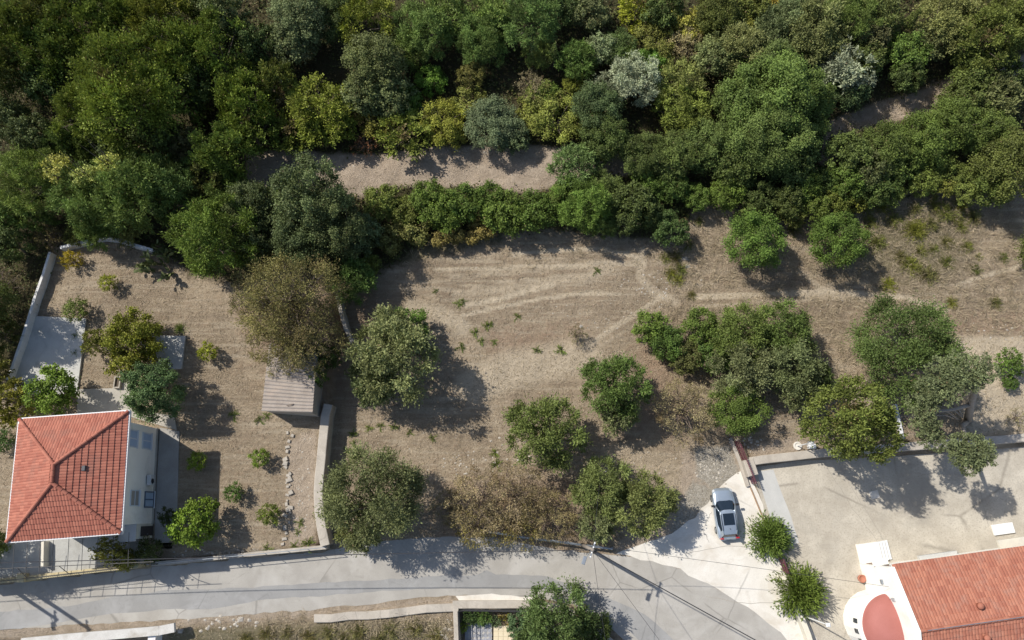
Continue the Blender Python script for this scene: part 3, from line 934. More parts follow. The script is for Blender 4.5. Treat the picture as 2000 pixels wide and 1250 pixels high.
# ---- shed with corrugated roof
CORR = surf("corrugated_sheet", (.29, .25, .215), (.35, .305, .265), (.20, .165, .14), 1.2, 12, .9, .25, stain=(.36, .30, .25), stain_scale=.7)
SZ = 2.55
sc_ = [G(a, b, SZ) for a, b in [(522, 668), (618, 690), (612, 806), (509, 802)]]
sh = empty("garden_shed", (sc_[3].x, sc_[3].y, float(terr(sc_[3].x, sc_[3].y)))); prop(sh, "small shed with pale corrugated roof beside boundary wall", "shed")
z0 = sh.location.z
L_ = [p - sh.location for p in sc_]
A, B, C_, D = L_[3], L_[2], L_[1], L_[0]      # SW SE NE NW
A.z = 2.35; B.z = 2.75; D.z = 2.35; C_.z = 2.75
nr = 18
wv, wf = [], []
K = nr * 6
for i in range(K + 1):
    t = i / K; h = .045 * math.sin(t * nr * 2 * math.pi)
    for s in np.linspace(0, 1, 4):
        p = A.lerp(D, t).lerp(B.lerp(C_, t), s); wv.append((p.x, p.y, p.z + h))
for i in range(K):
    for s in range(3):
        a = i * 4 + s; wf.append((a, a + 1, a + 5, a + 4))
o = MB().add(wv, wf).build("corrugated_roof", CORR, sh)
md = o.modifiers.new("thick", 'SOLIDIFY'); md.thickness = .02; md.offset = -1
ins = .12
def inn(p, q, r): return p
cx_ = (A + B + C_ + D) / 4
ws = [p.lerp(cx_, .05) for p in (A, B, C_, D)]
mb = MB()
vv = [(p.x, p.y, -.9) for p in ws] + [(p.x, p.y, p.z - .09) for p in ws]
mb.add(vv, [(3, 2, 1, 0), (4, 5, 6, 7), (0, 1, 5, 4), (1, 2, 6, 5), (2, 3, 7, 6), (3, 0, 4, 7)])
mb.build("wall", surf("shed_render", (.40, .36, .31), (.46, .42, .36), None, 1.2, 14), sh)
gv = (B - A).normalized()
MB().box(.7, 1.5, -.03, .0, -.05, 1.9).build("door", plain("shed_door", (.16, .12, .09), .7), sh, Vector((ws[0].x, ws[0].y - .005, 0)))
sh.children[-1].rotation_euler = (0, 0, math.atan2(gv.y, gv.x))
p = A.lerp(D, .1).lerp(B.lerp(C_, .1), .55)
o = MB().tube([(-.25, -.05, .1), (.1, .03, .12), (.3, .1, .1)], .035, 5).build("fallen_stick", TWIG, None, sh.location + p); prop(o, "dry stick lying on corrugated shed roof", "stick")

# ---- row of stones in the garden
sr = empty("stone_row", G(563, 960, 0)); prop(sr, "dry laid row of pale stone blocks edging the garden bed", "stone edging")
rg = random.Random(11)
blk = []
for k in range(4):
    mb = MB(); w, d, h = [(.24, .16, .2), (.2, .2, .22), (.28, .17, .18), (.17, .15, .2)][k]
    vs_ = []
    for (x, y, z) in [(-1, -1, 0), (1, -1, 0), (1, 1, 0), (-1, 1, 0), (-.85, -.85, 1), (.85, -.85, 1), (.85, .85, 1), (-.85, .85, 1)]:
        vs_.append((x * w * rg.uniform(.8, 1.1), y * d * rg.uniform(.8, 1.1), z * h * rg.uniform(.85, 1.1) - .04))
    mb.add(vs_, [(0, 3, 2, 1), (4, 5, 6, 7), (0, 1, 5, 4), (1, 2, 6, 5), (2, 3, 7, 6), (3, 0, 4, 7)])
    blk.append(mb.mesh("stone"))
row = [(566, 845), (564, 860), (561, 872), (562, 884), (560, 895), (562, 905), (561, 915), (567, 922), (561, 928), (568, 935), (560, 940), (568, 946), (562, 953), (567, 959), (562, 967),
       (566, 975), (562, 984), (559, 996), (560, 1008), (562, 1018), (557, 1028), (556, 1040), (554, 1052), (570, 1000), (556, 1062), (572, 853), (569, 990)]
for i, (a, b) in enumerate(row):
    p = G(a + rg.uniform(-5, 5), b + rg.uniform(-3, 3), 0) - sr.location
    o = link("stone", blk[i % 4], STONE, sr, p); o.rotation_euler = (rg.uniform(-.1, .1), rg.uniform(-.1, .1), rg.choice([0, R(90)]) + rg.uniform(-.6, .6)); o.scale = (rg.uniform(.6, 1.15),) * 3

# ------------------------------------------------------------------ chapel at lower right
WALLW = surf("chapel_white", (.84, .82, .76), (.88, .86, .80), (.78, .75, .68), .6, 14, .85, .12, stain=(.78, .74, .66), stain_scale=.35)
REDP = surf("red_roof_paint", (.335, .122, .10), (.37, .14, .118), (.30, .105, .088), .7, 20, .7, .08)
ch0 = G(1744, 1108.5, z=4.6); ch1 = G(2000, 1072.7, z=4.6)
ce = (ch1 - ch0).normalized(); crot = math.atan2(ce.y, ce.x)
chapel = empty("chapel", (ch0.x, ch0.y, 0), crot)
prop(chapel, "white chapel with red tile roof and round red apse at lower right corner", "chapel")
hwid, clen, CE, CR = 4.35, 19.0, 4.55, 5.95       # half width, length, eave and ridge heights; local x along the nave, y towards the car park
# nave walls: parapet on the west gable
mb = MB()
prof = [(0.0, -.25), (CE - .1, -.25), (CR - .06, -hwid), (CE - .1, -2 * hwid + .25), (0, -2 * hwid + .25)]
n = len(prof)
mb.add([(0.05, y, z) for z, y in prof] + [(clen, y, z) for z, y in prof], [tuple(range(n)), tuple(range(n, 2 * n))[::-1]] + [(i, n + i, n + (i + 1) % n, (i + 1) % n) for i in range(n)])
mb.build("nave_wall", WALLW, chapel)
gb = MB()
pr = [(-.02, 0), (CE + .22, 0.06), (CR + .28, -hwid), (CE + .22, -2 * hwid - .06), (-.02, -2 * hwid)]
gb.add([(-.38, y, z) for z, y in pr] + [(.049, y, z) for z, y in pr], [tuple(range(n)), tuple(range(n, 2 * n))[::-1]] + [(i, n + i, n + (i + 1) % n, (i + 1) % n) for i in range(n)])
gb.build("gable_wall", WALLW, chapel)
# cornice under the north eave
MB().box(.06, clen, -.25, .12, CE - .35, CE - .12).build("cornice", WALLW, chapel)
MB().box(9.3, clen, .121, .75, CE - 1.3, CE - 1.1).build("ledge", CREAMW, chapel)
# roof
rf = MB()
rn = (Vector((.05, .22, CE - .07)), Vector((clen, .22, CE - .07)), Vector((clen, -hwid, CR)), Vector((.05, -hwid, CR)), Vector((clen, -2 * hwid - .22, CE - .07)), Vector((.05, -2 * hwid - .22, CE - .07)))
rf.add(rn, [(3, 2, 1, 0), (5, 4, 2, 3)])
rf_o = rf.build("roof", TILE2, chapel)
md = rf_o.modifiers.new("t", 'SOLIDIFY'); md.thickness = .09; md.offset = -1
tb = MB(); TWc, TLc = .24, .40
tvc, tfc = tile_verts(TWc, TLc, .04, .05)
for (a, b, apex) in ((rn[1], rn[0], rn[3]), (rn[5], rn[4], rn[3])):
    e = (b - a).normalized(); inward = Vector((-e.y, e.x, 0)); run = abs((apex - a).dot(inward)); up = inward * run + Vector((0, 0, apex.z - a.z)); S = up.length; up.normalize()
    nrm = e.cross(up); M = frame_mat(e, up, nrm)
    for (p, r) in slope_tiles(a, e, up, nrm, clen, lambda s: .1, lambda s: clen - .1, S, TWc, TLc):
        tb.add([p + M @ Vector(q) for q in tvc], tfc)
o = tb.build("tiles", TILE2, rf_o); o["kind"] = "stuff"
ridge_tiles(rf_o, Vector((.06, -hwid, CR + .03)), Vector((clen, -hwid, CR + .03)), TILE2, .14, .45)
for (px, py) in [(1912, 1183), (1925, 1246)]:
    p = chapel.matrix_basis.inverted() @ G(px, py, z=5.75)
    MB().lathe([(.0, .42), (.14, .40), (.24, .30), (.26, .2), (.18, .16), (.18, -.25)], seg=14).build("vent_cap", TILE2, rf_o, p, True)
MB().tube([(.6, -hwid, CR + .18), (4, -hwid, CR + .2), (9, -hwid, CR + .19), (clen, -hwid, CR + .2)], .03, 5).build("lightning_conductor", GALV, rf_o)
# apse: faceted wall and half-dome
AC = (-.3, -hwid - .05); AR, AH = 2.4, 2.85
ap = MB()
ang = [R(90 + 180 * k / 10) for k in range(11)]
ring = [(AC[0] + math.cos(t) * AR * 1.06, AC[1] + math.sin(t) * AR) for t in ang]
ap.prism([(AC[0] + .2, AC[1] + AR)] + ring + [(AC[0] + .2, AC[1] - AR)], -.05, AH)
ap_o = ap.build("apse_wall", WALLW, chapel)
ring2 = [(AC[0] + math.cos(t) * (AR + .2) * 1.05, AC[1] + math.sin(t) * (AR + .18)) for t in ang]
MB().prism([(AC[0] + .2, AC[1] + AR + .18)] + ring2 + [(AC[0] + .2, AC[1] - AR - .18)], AH + .002, AH + .14).build("apse_cornice", WALLW, chapel)
dm = MB(); ns, nt_ = 24, 8
for j in range(nt_ + 1):
    ph = math.pi / 2 * j / nt_
    for i in range(ns + 1):
        t = R(90 + 180 * i / ns)
        dm.v.append((AC[0] + math.cos(t) * AR * 1.0 * math.cos(ph), AC[1] + math.sin(t) * AR * math.cos(ph), AH + .145 + 1.45 * math.sin(ph)))
for j in range(nt_):
    for i in range(ns):
        a = j * (ns + 1) + i; dm.f.append((a, a + 1, a + ns + 2, a + ns + 1))
dm.build("apse_dome", REDP, chapel, smooth=True)
for t in (R(165), R(183), R(201)):
    x, y = AC[0] + math.cos(t) * (AR * 1.06 + .0), AC[1] + math.sin(t) * (AR + .0)
    w_ = MB().box(-.06, .02, -.16, .16, -.28, .28).build("apse_window", GLASS, chapel, Vector((x, y, 2.2))); w_.rotation_euler = (0, 0, t - math.pi)
# fixings on the gable: lamp, meter box, conduit
MB().bbox(-.14, .0, -.16, .16, -.12, .12, .02).build("wall_lamp", GALV, chapel, Vector((-.381, -1.1, 3.2)))
MB().box(-.1, .0, -.12, .12, -.2, .2).build("wall_box", plain("grey_box", (.4, .4, .4), .6), chapel, Vector((-.381, -2.3, 4.3)))
MB().tube([(-.42, -2.3, 0.2), (-.42, -2.3, 4.1)], .025, 5).build("conduit", GALV, chapel)
# door platform with steps on the north side
pf = empty("door_platform", (0, 0, 0)); pf.parent = chapel
MB().bbox(-.35, 1.35, .02, 1.55, -.02, .62, .03).build("landing", WALLW, pf)
for k in range(3):
    MB().bbox(1.352 + k * .32, 1.67 + k * .32, .02, 1.55, -.02, .47 - k * .155, .02).build("step", WHITEP, pf)
MB().bbox(-.55, .7, .02, .42, 2.6, 2.72, .03).build("canopy", WALLW, pf)
MB().box(-.1, .8, -.12, .06, .62, 2.5).build("door", plain("chapel_door", (.20, .12, .07), .5), pf)
# benches and slabs by the chapel wall
for (a, b, L2, W2, H2, mat, nm, lb) in [(1835, 1090, 3.2, .75, .42, GREYC, "stone_bench", "long grey concrete bench along chapel wall"),
                                         (1961, 1033, 1.75, .85, .22, WHITEP, "white_slab", "flat white concrete slab on car park above the chapel")]:
    p = G(a, b, z=H2); o = MB().bbox(-L2 / 2, L2 / 2, -W2 / 2, W2 / 2, 0, H2, .03).build(nm, mat, None, (p.x, p.y, .009)); o.rotation_euler = (0, 0, crot)
    prop(o, lb, "bench" if 'bench' in nm else "slab")
p = G(1708, 966, z=.05); o = MB().bbox(-.38, .38, -.32, .32, 0, .06, .015).build("manhole_cover", CONC, None, (p.x, p.y, .009)); o.rotation_euler = (0, 0, .2); prop(o, "pale square manhole cover in the car park near tree shadow", "manhole cover")
p = G(1686, 1130, z=.3); o = MB().lathe([(0, 0), (.2, 0), (.3, .25), (.32, .5), (.26, .5), (.22, .4), (0, .38)], seg=14).build("clay_pot", TILE2, None, (p.x - .15, p.y, .009), True); prop(o, "round brown clay pot against chapel gable wall", "pot")

# ------------------------------------------------------------------ yard at the bottom centre
YZ = -.9
wp = [G(a, b, z=.35) for a, b in [(893, 1285), (892, 1240), (890, 1184)]]
wall("yard_side_wall", "pale yard wall with black railing running to bottom edge", "wall", wp, 0, .45, WCONC, seed=40)
wq = [G(a, b, z=.35) for a, b in [(884, 1181), (960, 1181), (1040, 1181), (1100, 1190), (1150, 1215), (1200, 1262)]]
wall("yard_front_wall", "pale yard wall beside road under the large bottom tree", "wall", wq, 0, .6, WCONC, jit=.025, seed=41)
yr = empty("yard_railing", wp[2].copy()); prop(yr, "black iron railing along top of yard wall at bottom centre", "railing")
o0 = wp[2]
pp = [wp[0] - o0 + Vector((.25, 0, 0)), wp[2] - o0 + Vector((.25, -.3, 0)), G(905, 1190, z=.35) - o0 + Vector((.1, 0, 0)), G(1030, 1192, z=.35) - o0]
for z in (.1, .55, .95):
    MB().tube([p + Vector((0, 0, z)) for p in pp], .03).build("rail", BLACKM, yr)
for a, b in zip(pp[:-1], pp[1:]):
    k = max(1, int((b - a).length / .9))
    for i in range(k): 
        p = a.lerp(b, i / k); MB().tube([p, p + Vector((0, 0, .97))], .025).build("post", BLACKM, yr)
ys = empty("slate_patio", G(930, 1245, z=YZ)); prop(ys, "grey slate crazy paving patio inside yard at bottom edge", "patio")
o0 = ys.location
sl = [G(a, b, z=YZ) - o0 for a, b in [(908, 1218), (961, 1216), (961, 1275), (908, 1275)]]
MB().prism([(p.x, p.y) for p in sl], -.3, .03).build("mortar", surf("mortar", (.40, .38, .35), (.46, .44, .40)), ys)
SLATE = surf("slate", (.22, .225, .24), (.36, .37, .40), (.15, .15, .165), 1.0, 10, .6, .3)
rg = random.Random(5)
for i in range(6):
    for j in range(6):
        c = sl[0].lerp(sl[1], (i + .5) / 6).lerp(sl[3].lerp(sl[2], (i + .5) / 6), (j + .5) / 6)
        w2, h2 = .20, .19
        poly = [(c.x + math.cos(t + .3) * w2 * rg.uniform(.75, 1.15), c.y + math.sin(t + .3) * h2 * 1.1 * rg.uniform(.75, 1.15)) for t in [k * math.pi / 3 for k in range(6)]]
        MB().prism(poly, .0, .05 + rg.uniform(0, .012)).build("slate_slab", SLATE, ys)
yt = empty("tiled_terrace", G(1000, 1245, z=YZ)); prop(yt, "cream tiled terrace beside slate patio at bottom edge", "terrace")
o0 = yt.location
c0, c1 = G(964, 1222, z=YZ) - o0, G(1085, 1290, z=YZ) - o0
MB().box(c0.x, c1.x, c1.y, c0.y, -.3, .04).build("bed", surf("grout", (.42, .36, .26), (.46, .40, .30)), yt)
tm = MB().bbox(-.19, .19, -.19, .19, 0, .035, .01).mesh("floor_tile")
CT_ = surf("cream_tile", (.62, .53, .36), (.68, .59, .42), (.58, .49, .33), 1, 12, .7, .1)
nx, ny = int((c1.x - c0.x) / .4), int((c0.y - c1.y) / .4)
for i in range(nx):
    for j in range(ny):
        link("floor_tile", tm, CT_, yt, (c0.x + .2 + i * .4, c0.y - .2 - j * .4, .03))

# ------------------------------------------------------------------ utility poles, lamps, cables
WOOD = surf("pole_wood", (.22, .19, .16), (.28, .245, .21), (.15, .125, .10), 3, 25, .9, .3)
def pole(name, label, x, y, h, arm_rz=0.0, lamp=None, arms=True):
    z = float(terr(x, y)); rt = empty(name, (x, y, z), arm_rz); prop(rt, label, "utility pole")
    MB().tube([(0, 0, -.3), (0, 0, h * .5), (0, 0, h)], [.17, .145, .115], 10).build("pole_shaft", WOOD, rt, smooth=True)
    if arms:
        a = MB().box(-.05, .05, -.6, .6, h - .35, h - .25).build("cross_arm", GALV, rt)
        ins = MB().lathe([(0, 0), (.05, 0), (.06, .06), (.035, .09), (.05, .14), (0, .16)], seg=8).mesh("insulator")
        for k in (-.5, -.2, .2, .5): link("insulator", ins, WHITEP, a, (0, k, h - .25))
    if lamp:
        q = Vector(lamp)
        l = MB().tube([(0, 0, h - .9), tuple(q * .5 + Vector((0, 0, h - .65))), tuple(q + Vector((0, 0, h - .6)))], .03).build("lamp_arm", GALV, rt)
        MB().bbox(q.x - .13, q.x + .13, q.y - .3, q.y + .3, h - .72, h - .57, .03).build("lamp_head", GALV, l)
    return rt, Vector((x, y, z + h - .2))
b_ = G(1137, 1064, 0)
_, P0 = pole("utility_pole", "weathered utility pole with cross arm beside the road and guard rail", b_.x, b_.y, 8.2, R(-20), (-.3, -.9, 0))
a_ = G(-10, 1120, z=.0)
pole("utility_pole", "utility pole with street lamp at left edge of the road", a_.x - .9, a_.y + .2, 7.6, R(10), (.1, -.8, 0))
pole("utility_pole", "plain utility pole just left of the house terrace", a_.x + .7, a_.y + .1, 9.0, R(10))
def cable(label, a, b, sag, r=.018):
    pts = []
    for i in range(25):
        t = i / 24; p = a.lerp(b, t); p.z -= sag * 4 * t * (1 - t); pts.append(p)
    o = MB().tube(pts, r, 5).build("cable", CABLE); prop(o, label, "cable"); return o
cable("main black cable running above the road from pole to left edge", P0, Vector((a_.x - 8, a_.y + 1.0, 7.6)), 1.3, .03)
cable("thick black cable running from pole to bottom right across the road", P0, G(1620, 1330, z=8.0), .5, .04)
cable("thin cable dropping from pole towards yard tree", P0, G(1190, 1300, z=5.5), .3, .014)
cable("thin cable crossing the road from pole to bottom edge", P0, G(1340, 1320, z=6.5), .3, .014)
cable("thin cable from pole across the apron to chapel gable", P0 + Vector((0, .3, 0)), G(1736, 1146, z=4.4), 1.0, .014)
cable("thin cable from pole up to field trees", P0, G(1176, 905, z=3.0), .2, .012)
# white lamp post by the apron wall
p = G(1572, 1204, 0); lp = empty("lamp_post", (p.x, p.y, 0)); prop(lp, "slim white lamp post behind lower feathery tree", "lamp post")
MB().tube([(0, 0, 0), (0, 0, 4.3)], [.06, .045], 8).build("post", WHITEP, lp); MB().bbox(-.14, .14, -.14, .14, 4.3, 4.55, .05).build("lamp_head", WHITEP, lp)
p = G(1557, 871, 0); lp = empty("marker_post", p); prop(lp, "short white post with round concrete base above car park wall", "post")
MB().lathe([(0, 0), (.36, 0), (.36, .10), (.25, .12), (.23, .05), (0, .05)], seg=20).build("base_ring", CONC, lp, Vector((0, 0, .02)))
MB().tube([(0, 0, .05), (0, 0, 2.7)], [.05, .04], 8).build("post", WHITEP, lp); MB().bbox(-.2, .2, -.12, .12, 2.7, 3.1, .03).build("sign_box", WHITEP, lp)
p = G(1584, 872, 0.2); o = MB().bbox(-.3, .3, -.2, .2, -.1, .35, .03).build("meter_box", WHITEP, None, p); prop(o, "small white box at foot of bushy tree above the car park wall", "box")
# stake in the field trees
p = G(1174, 925, 0); o = MB().tube([(0, 0, 0), (.05, .03, 1.5), (.1, .05, 3.0)], [.05, .045, .04], 6).build("white_stake", WHITEP, None, p); prop(o, "thin white stake standing behind roadside olive trees", "stake")
# guard rail
gr0 = [G(a, b, .7) for a, b in [(955, 1039), (1010, 1048), (1080, 1057), (1140, 1065), (1196, 1072)]]
gr = empty("guard_rail", gr0[2].copy()); prop(gr, "blue-grey metal guard rail beside the road below brown thicket", "guard rail")
mb = MB()
n = len(gr0); pr_ = [(-.02, -.15), (.07, -.1), (.0, 0), (.07, .1), (-.02, .15)]
for i, p in enumerate(gr0):
    d = gr0[min(i + 1, n - 1)] - gr0[max(i - 1, 0)]; d.z = 0; d.normalize(); nn = Vector((d.y, -d.x, 0))
    for (o_, z_) in pr_: mb.v.append(tuple(p - gr0[2] + nn * o_ + Vector((0, 0, z_))))
for i in range(n - 1):
    for k in range(4): mb.f.append((i * 5 + k, i * 5 + 5 + k, i * 5 + 6 + k, i * 5 + k + 1))
o = mb.build("beam", GALV, gr); md = o.modifiers.new("t", 'SOLIDIFY'); md.thickness = .05
MB().tube([p - gr0[2] + Vector((0, .05, .17)) for p in gr0], .06, 8).build("top_pipe", GALV, gr)
for i in range(9):
    t = i / 8 * (n - 1); k = min(int(t), n - 2); p = gr0[k].lerp(gr0[k + 1], t - k) - gr0[2]
    MB().box(p.x - .05, p.x + .05, p.y + .02, p.y + .14, p.z - 1.0, p.z + .12).build("post", GALV, gr)

# ------------------------------------------------------------------ silver car
PAINT = plain("silver_blue_paint", (.43, .50, .57), .28, .55, .6)
CGLASS = plain("car_glass", (.012, .02, .03), .04, 0, .3, .8)
RUBBER = plain("tyre_rubber", (.025, .025, .025), .8)
REDL = plain("tail_light", (.42, .02, .03), .2, 0, .5)
CLEARL = plain("headlight", (.65, .68, .7), .12, .2, .5)
TRIM = plain("black_trim", (.02, .02, .022), .45)
def car(label, loc, rz):
    c = empty("parked_car", loc, rz); prop(c, label, "car")
    # stations along x (front = +x): x, half width, sill z, shoulder z, centre z, nose rounding
    st = [(-2.22, .62, .42, .62, .66), (-2.16, .76, .34, .80, .86), (-2.0, .84, .28, .93, .99), (-1.7, .885, .24, .97, 1.03), (-1.2, .905, .22, .965, 1.0), (-.5, .91, .21, .95, .98), (.3, .905, .21, .945, .97),
          (.8, .90, .21, .935, .99), (1.05, .895, .22, .92, .99), (1.4, .88, .23, .89, .955), (1.75, .85, .26, .84, .90), (2.0, .79, .30, .76, .82), (2.15, .70, .34, .66, .71), (2.25, .52, .40, .55, .58)]
    ring = []
    for (x, w, zs, zh, zc) in st:
        half = [(0, zs), (w * .75, zs), (w * .97, zs + .08), (w, (zs + zh) * .5), (w * .985, zh - .12), (w * .93, zh - .02), (w * .72, zh + (zc - zh) * .55), (w * .35, zc - .005), (0, zc)]
        pts = [(x, y, z) for y, z in half] + [(x, -y, z) for y, z in half[-2:0:-1]]
        ring.append(pts)
    mb = MB(); m = len(ring[0])
    for r_ in ring: mb.v += r_
    for i in range(len(ring) - 1):
        for k in range(m):
            mb.f.append((i * m + k, (i + 1) * m + k, (i + 1) * m + (k + 1) % m, i * m + (k + 1) % m))
    mb.f.append(tuple(range(m))); mb.f.append(tuple((len(ring) - 1) * m + k for k in range(m))[::-1])
    mb.build("body", PAINT, c, smooth=True)
    # greenhouse: outline at belt and at roof
    belt = [(-2.02, .66), (-1.6, .76), (-.9, .82), (0, .835), (.7, .81), (1.12, .66), (1.22, .40)]
    top_ = [(-1.78, .50), (-1.35, .57), (-.8, .61), (-.2, .62), (.10, .60), (.26, .50), (.34, .30)]
    zt = [1.27, 1.37, 1.43, 1.45, 1.43, 1.40, 1.39]
    def pt(i, s, f=1.0):
        b, t = belt[i], top_[i]
        return (b[0] + (t[0] - b[0]) * f, s * (b[1] + (t[1] - b[1]) * f), .93 + (zt[i] - .93) * f)
    for s in (-1, 1):
        mb = MB()
        for i in range(1, 5): mb.v += [pt(i, s, .0), pt(i, s, .9)]
        mb.v[0] = tuple((Vector(pt(1, s, 0)) + Vector(pt(1, s, .9))) * .5)
        for i in range(3):
            f = (2 * i, 2 * i + 2, 2 * i + 3, 2 * i + 1); mb.f.append(f if s < 0 else f[::-1])
        mb.build("side_window", CGLASS, c)
        mb = MB()   # pillars
        for i in range(0, 2): mb.v += [pt(i, s, -.05), pt(i, s, 1)]
        mb.f.append((0, 2, 3, 1) if s < 0 else (1, 3, 2, 0))
        mb.build("rear_pillar", PAINT, c)
        mb = MB(); a, b = Vector(pt(4, s, 0)), Vector(pt(4, s, .97))
        mb.tube([a + Vector((.03, 0, -.02)), a.lerp(b, .5) + Vector((.01, 0, .02)), b], .045, 6).build("windscreen_pillar", PAINT, c, smooth=True)
        mb = MB()
        mb.tube([Vector(pt(i, s, .97)) + Vector((0, 0, .02)) for i in range(0, 6)], .035, 6).build("roof_side", PAINT, c, smooth=True)
        mb = MB(); rr = [(-1.45, .53, 1.40), (-1.3, .545, 1.455), (-.7, .57, 1.50), (-.1, .57, 1.505), (.0, .565, 1.45)]
        mb.tube([(x, s * y, z) for x, y, z in rr], .02, 6).build("roof_rail", TRIM, c)
        # mirrors
        mr = MB(); mr.bbox(-.09, .09, -.13, .13, -.07, .08, .03)
        o = mr.build("mirror", TRIM, c, Vector((.72, s * 1.0, 1.0)))
        MB().box(-.03, .03, -.2, .0, -.05, -.02).build("mirror_arm", TRIM, o)
        MB().bbox(-.10, .02, -.13, .13, -.16, .22, .03).build("tail_light", REDL, c, Vector((-2.08, s * .64, .90)))
        h_ = MB(); h_.add([(2.16, s * .66, .60), (2.06, s * .80, .64), (1.86, s * .82, .80), (2.02, s * .62, .79)], [(0, 1, 2, 3) if s > 0 else (3, 2, 1, 0)])
        o = h_.build("headlight", CLEARL, c); md = o.modifiers.new("t", 'SOLIDIFY'); md.thickness = .05; md.offset = 0
        for x in (-1.38, 1.38):
            wl = empty("wheel", (x, s * .80, .325)); wl.parent = c; wl.rotation_euler = (R(90), 0, 0)
            MB().lathe([(.22, -.11), (.31, -.11), (.325, -.08), (.325, .08), (.31, .11), (.22, .11)], seg=20).build("tyre", RUBBER, wl, smooth=True)
            r = MB().lathe([(.0, -.06), (.05, -.07), (.22, -.10), (.22, .10), (.05, .07), (0, .06)], seg=20).build("rim", GALV, wl)
    # glass front and back, roof
    def strip(idx, nm, mat, f0, f1):
        mb = MB()
        for i in idx:
            for f in (f0, f1): mb.v.append(pt(i, 1, f))
        for i in idx[::-1]:
            for f in (f0, f1): mb.v.append(pt(i, -1, f))
        k = len(mb.v) // 2
        for i in range(k - 1): mb.f.append((2 * i, 2 * i + 1, 2 * i + 3, 2 * i + 2))
        return mb.build(nm, mat, c)
    strip([4, 5, 6], "windscreen", CGLASS, 0, .97)
    mb = MB(); ra_ = pt(0, 1, 0), pt(0, -1, 0), pt(0, -1, 1), pt(0, 1, 1)
    mb.add([Vector(p) + Vector((-.02, 0, 0)) for p in ra_], [(3, 2, 1, 0)]); mb.build("rear_window", CGLASS, c)
    mb = MB()
    rows = [[(top_[i][0], top_[i][1] * k, zt[i] + .045 * (1 - k * k)) for k in (-1, -.6, 0, .6, 1)] for i in range(7)]
    for r_ in rows: mb.v += r_
    for i in range(6):
        for k in range(4): mb.f.append((i * 5 + k, (i + 1) * 5 + k, (i + 1) * 5 + k + 1, i * 5 + k + 1)[::-1])
    ro_ = mb.build("roof", PAINT, c, smooth=True)
    mb = MB()
    for x, z in ((-.98, 1.463), (-.5, 1.485), (.02, 1.478)):
        for k in (-.44, -.2, .2, .44): mb.v.append((x, k, z + .02 * (1 - abs(k))))
    for i in range(2):
        for k in range(3): mb.f.append((i * 4 + k, i * 4 + k + 1, i * 4 + 5 + k, i * 4 + 4 + k)[::-1])
    o = mb.build("sunroof", CGLASS, c); md = o.modifiers.new("t", 'SOLIDIFY'); md.thickness = .015; md.offset = 0
    MB().tube([(-1.25, .0, 1.45), (-1.36, .0, 1.53)], .02, 6).build("antenna", TRIM, c)
    MB().bbox(-2.3, -2.1, -.6, .6, .35, .56, .05).build("rear_bumper", PAINT, c)
    MB().box(-2.305, -2.301, -.26, .26, .42, .53).build("number_plate", WHITEP, c)
    MB().box(2.2, 2.27, -.4, .4, .36, .50).build("grille", TRIM, c)
    return c
pf_, pr2 = G(1409, 953, z=.6), G(1424, 1054, z=.6)
cc = (pf_ + pr2) / 2
dirv = pf_ - pr2
K_ = dirv.length / 4.5
car_o = car("silver-blue hatchback with dark sunroof parked on the concrete apron", (cc.x, cc.y, .018), math.atan2(dirv.y, dirv.x))
car_o.scale = (K_, K_ * 1.1, K_)
print("car scale", K_, "house", hw, hd)
# ------------------------------------------------------------------ vegetation
def unit(v):
    return v / (np.linalg.norm(v, axis=-1, keepdims=True) + 1e-9)

def leaf_quads(pos, ax, nrm, L, W):
    """rhombus leaves: base, side, tip, side"""
    ax = unit(ax); side = unit(np.cross(nrm, ax)); n = len(pos)
    L = np.broadcast_to(L, (n,))[:, None]; W = np.broadcast_to(W, (n,))[:, None]
    v = np.stack([pos, pos + ax * L * .45 + side * W * .5, pos + ax * L, pos + ax * L * .45 - side * W * .5], 1).reshape(-1, 3)
    q = np.arange(n * 4).reshape(n, 4)
    return v, q

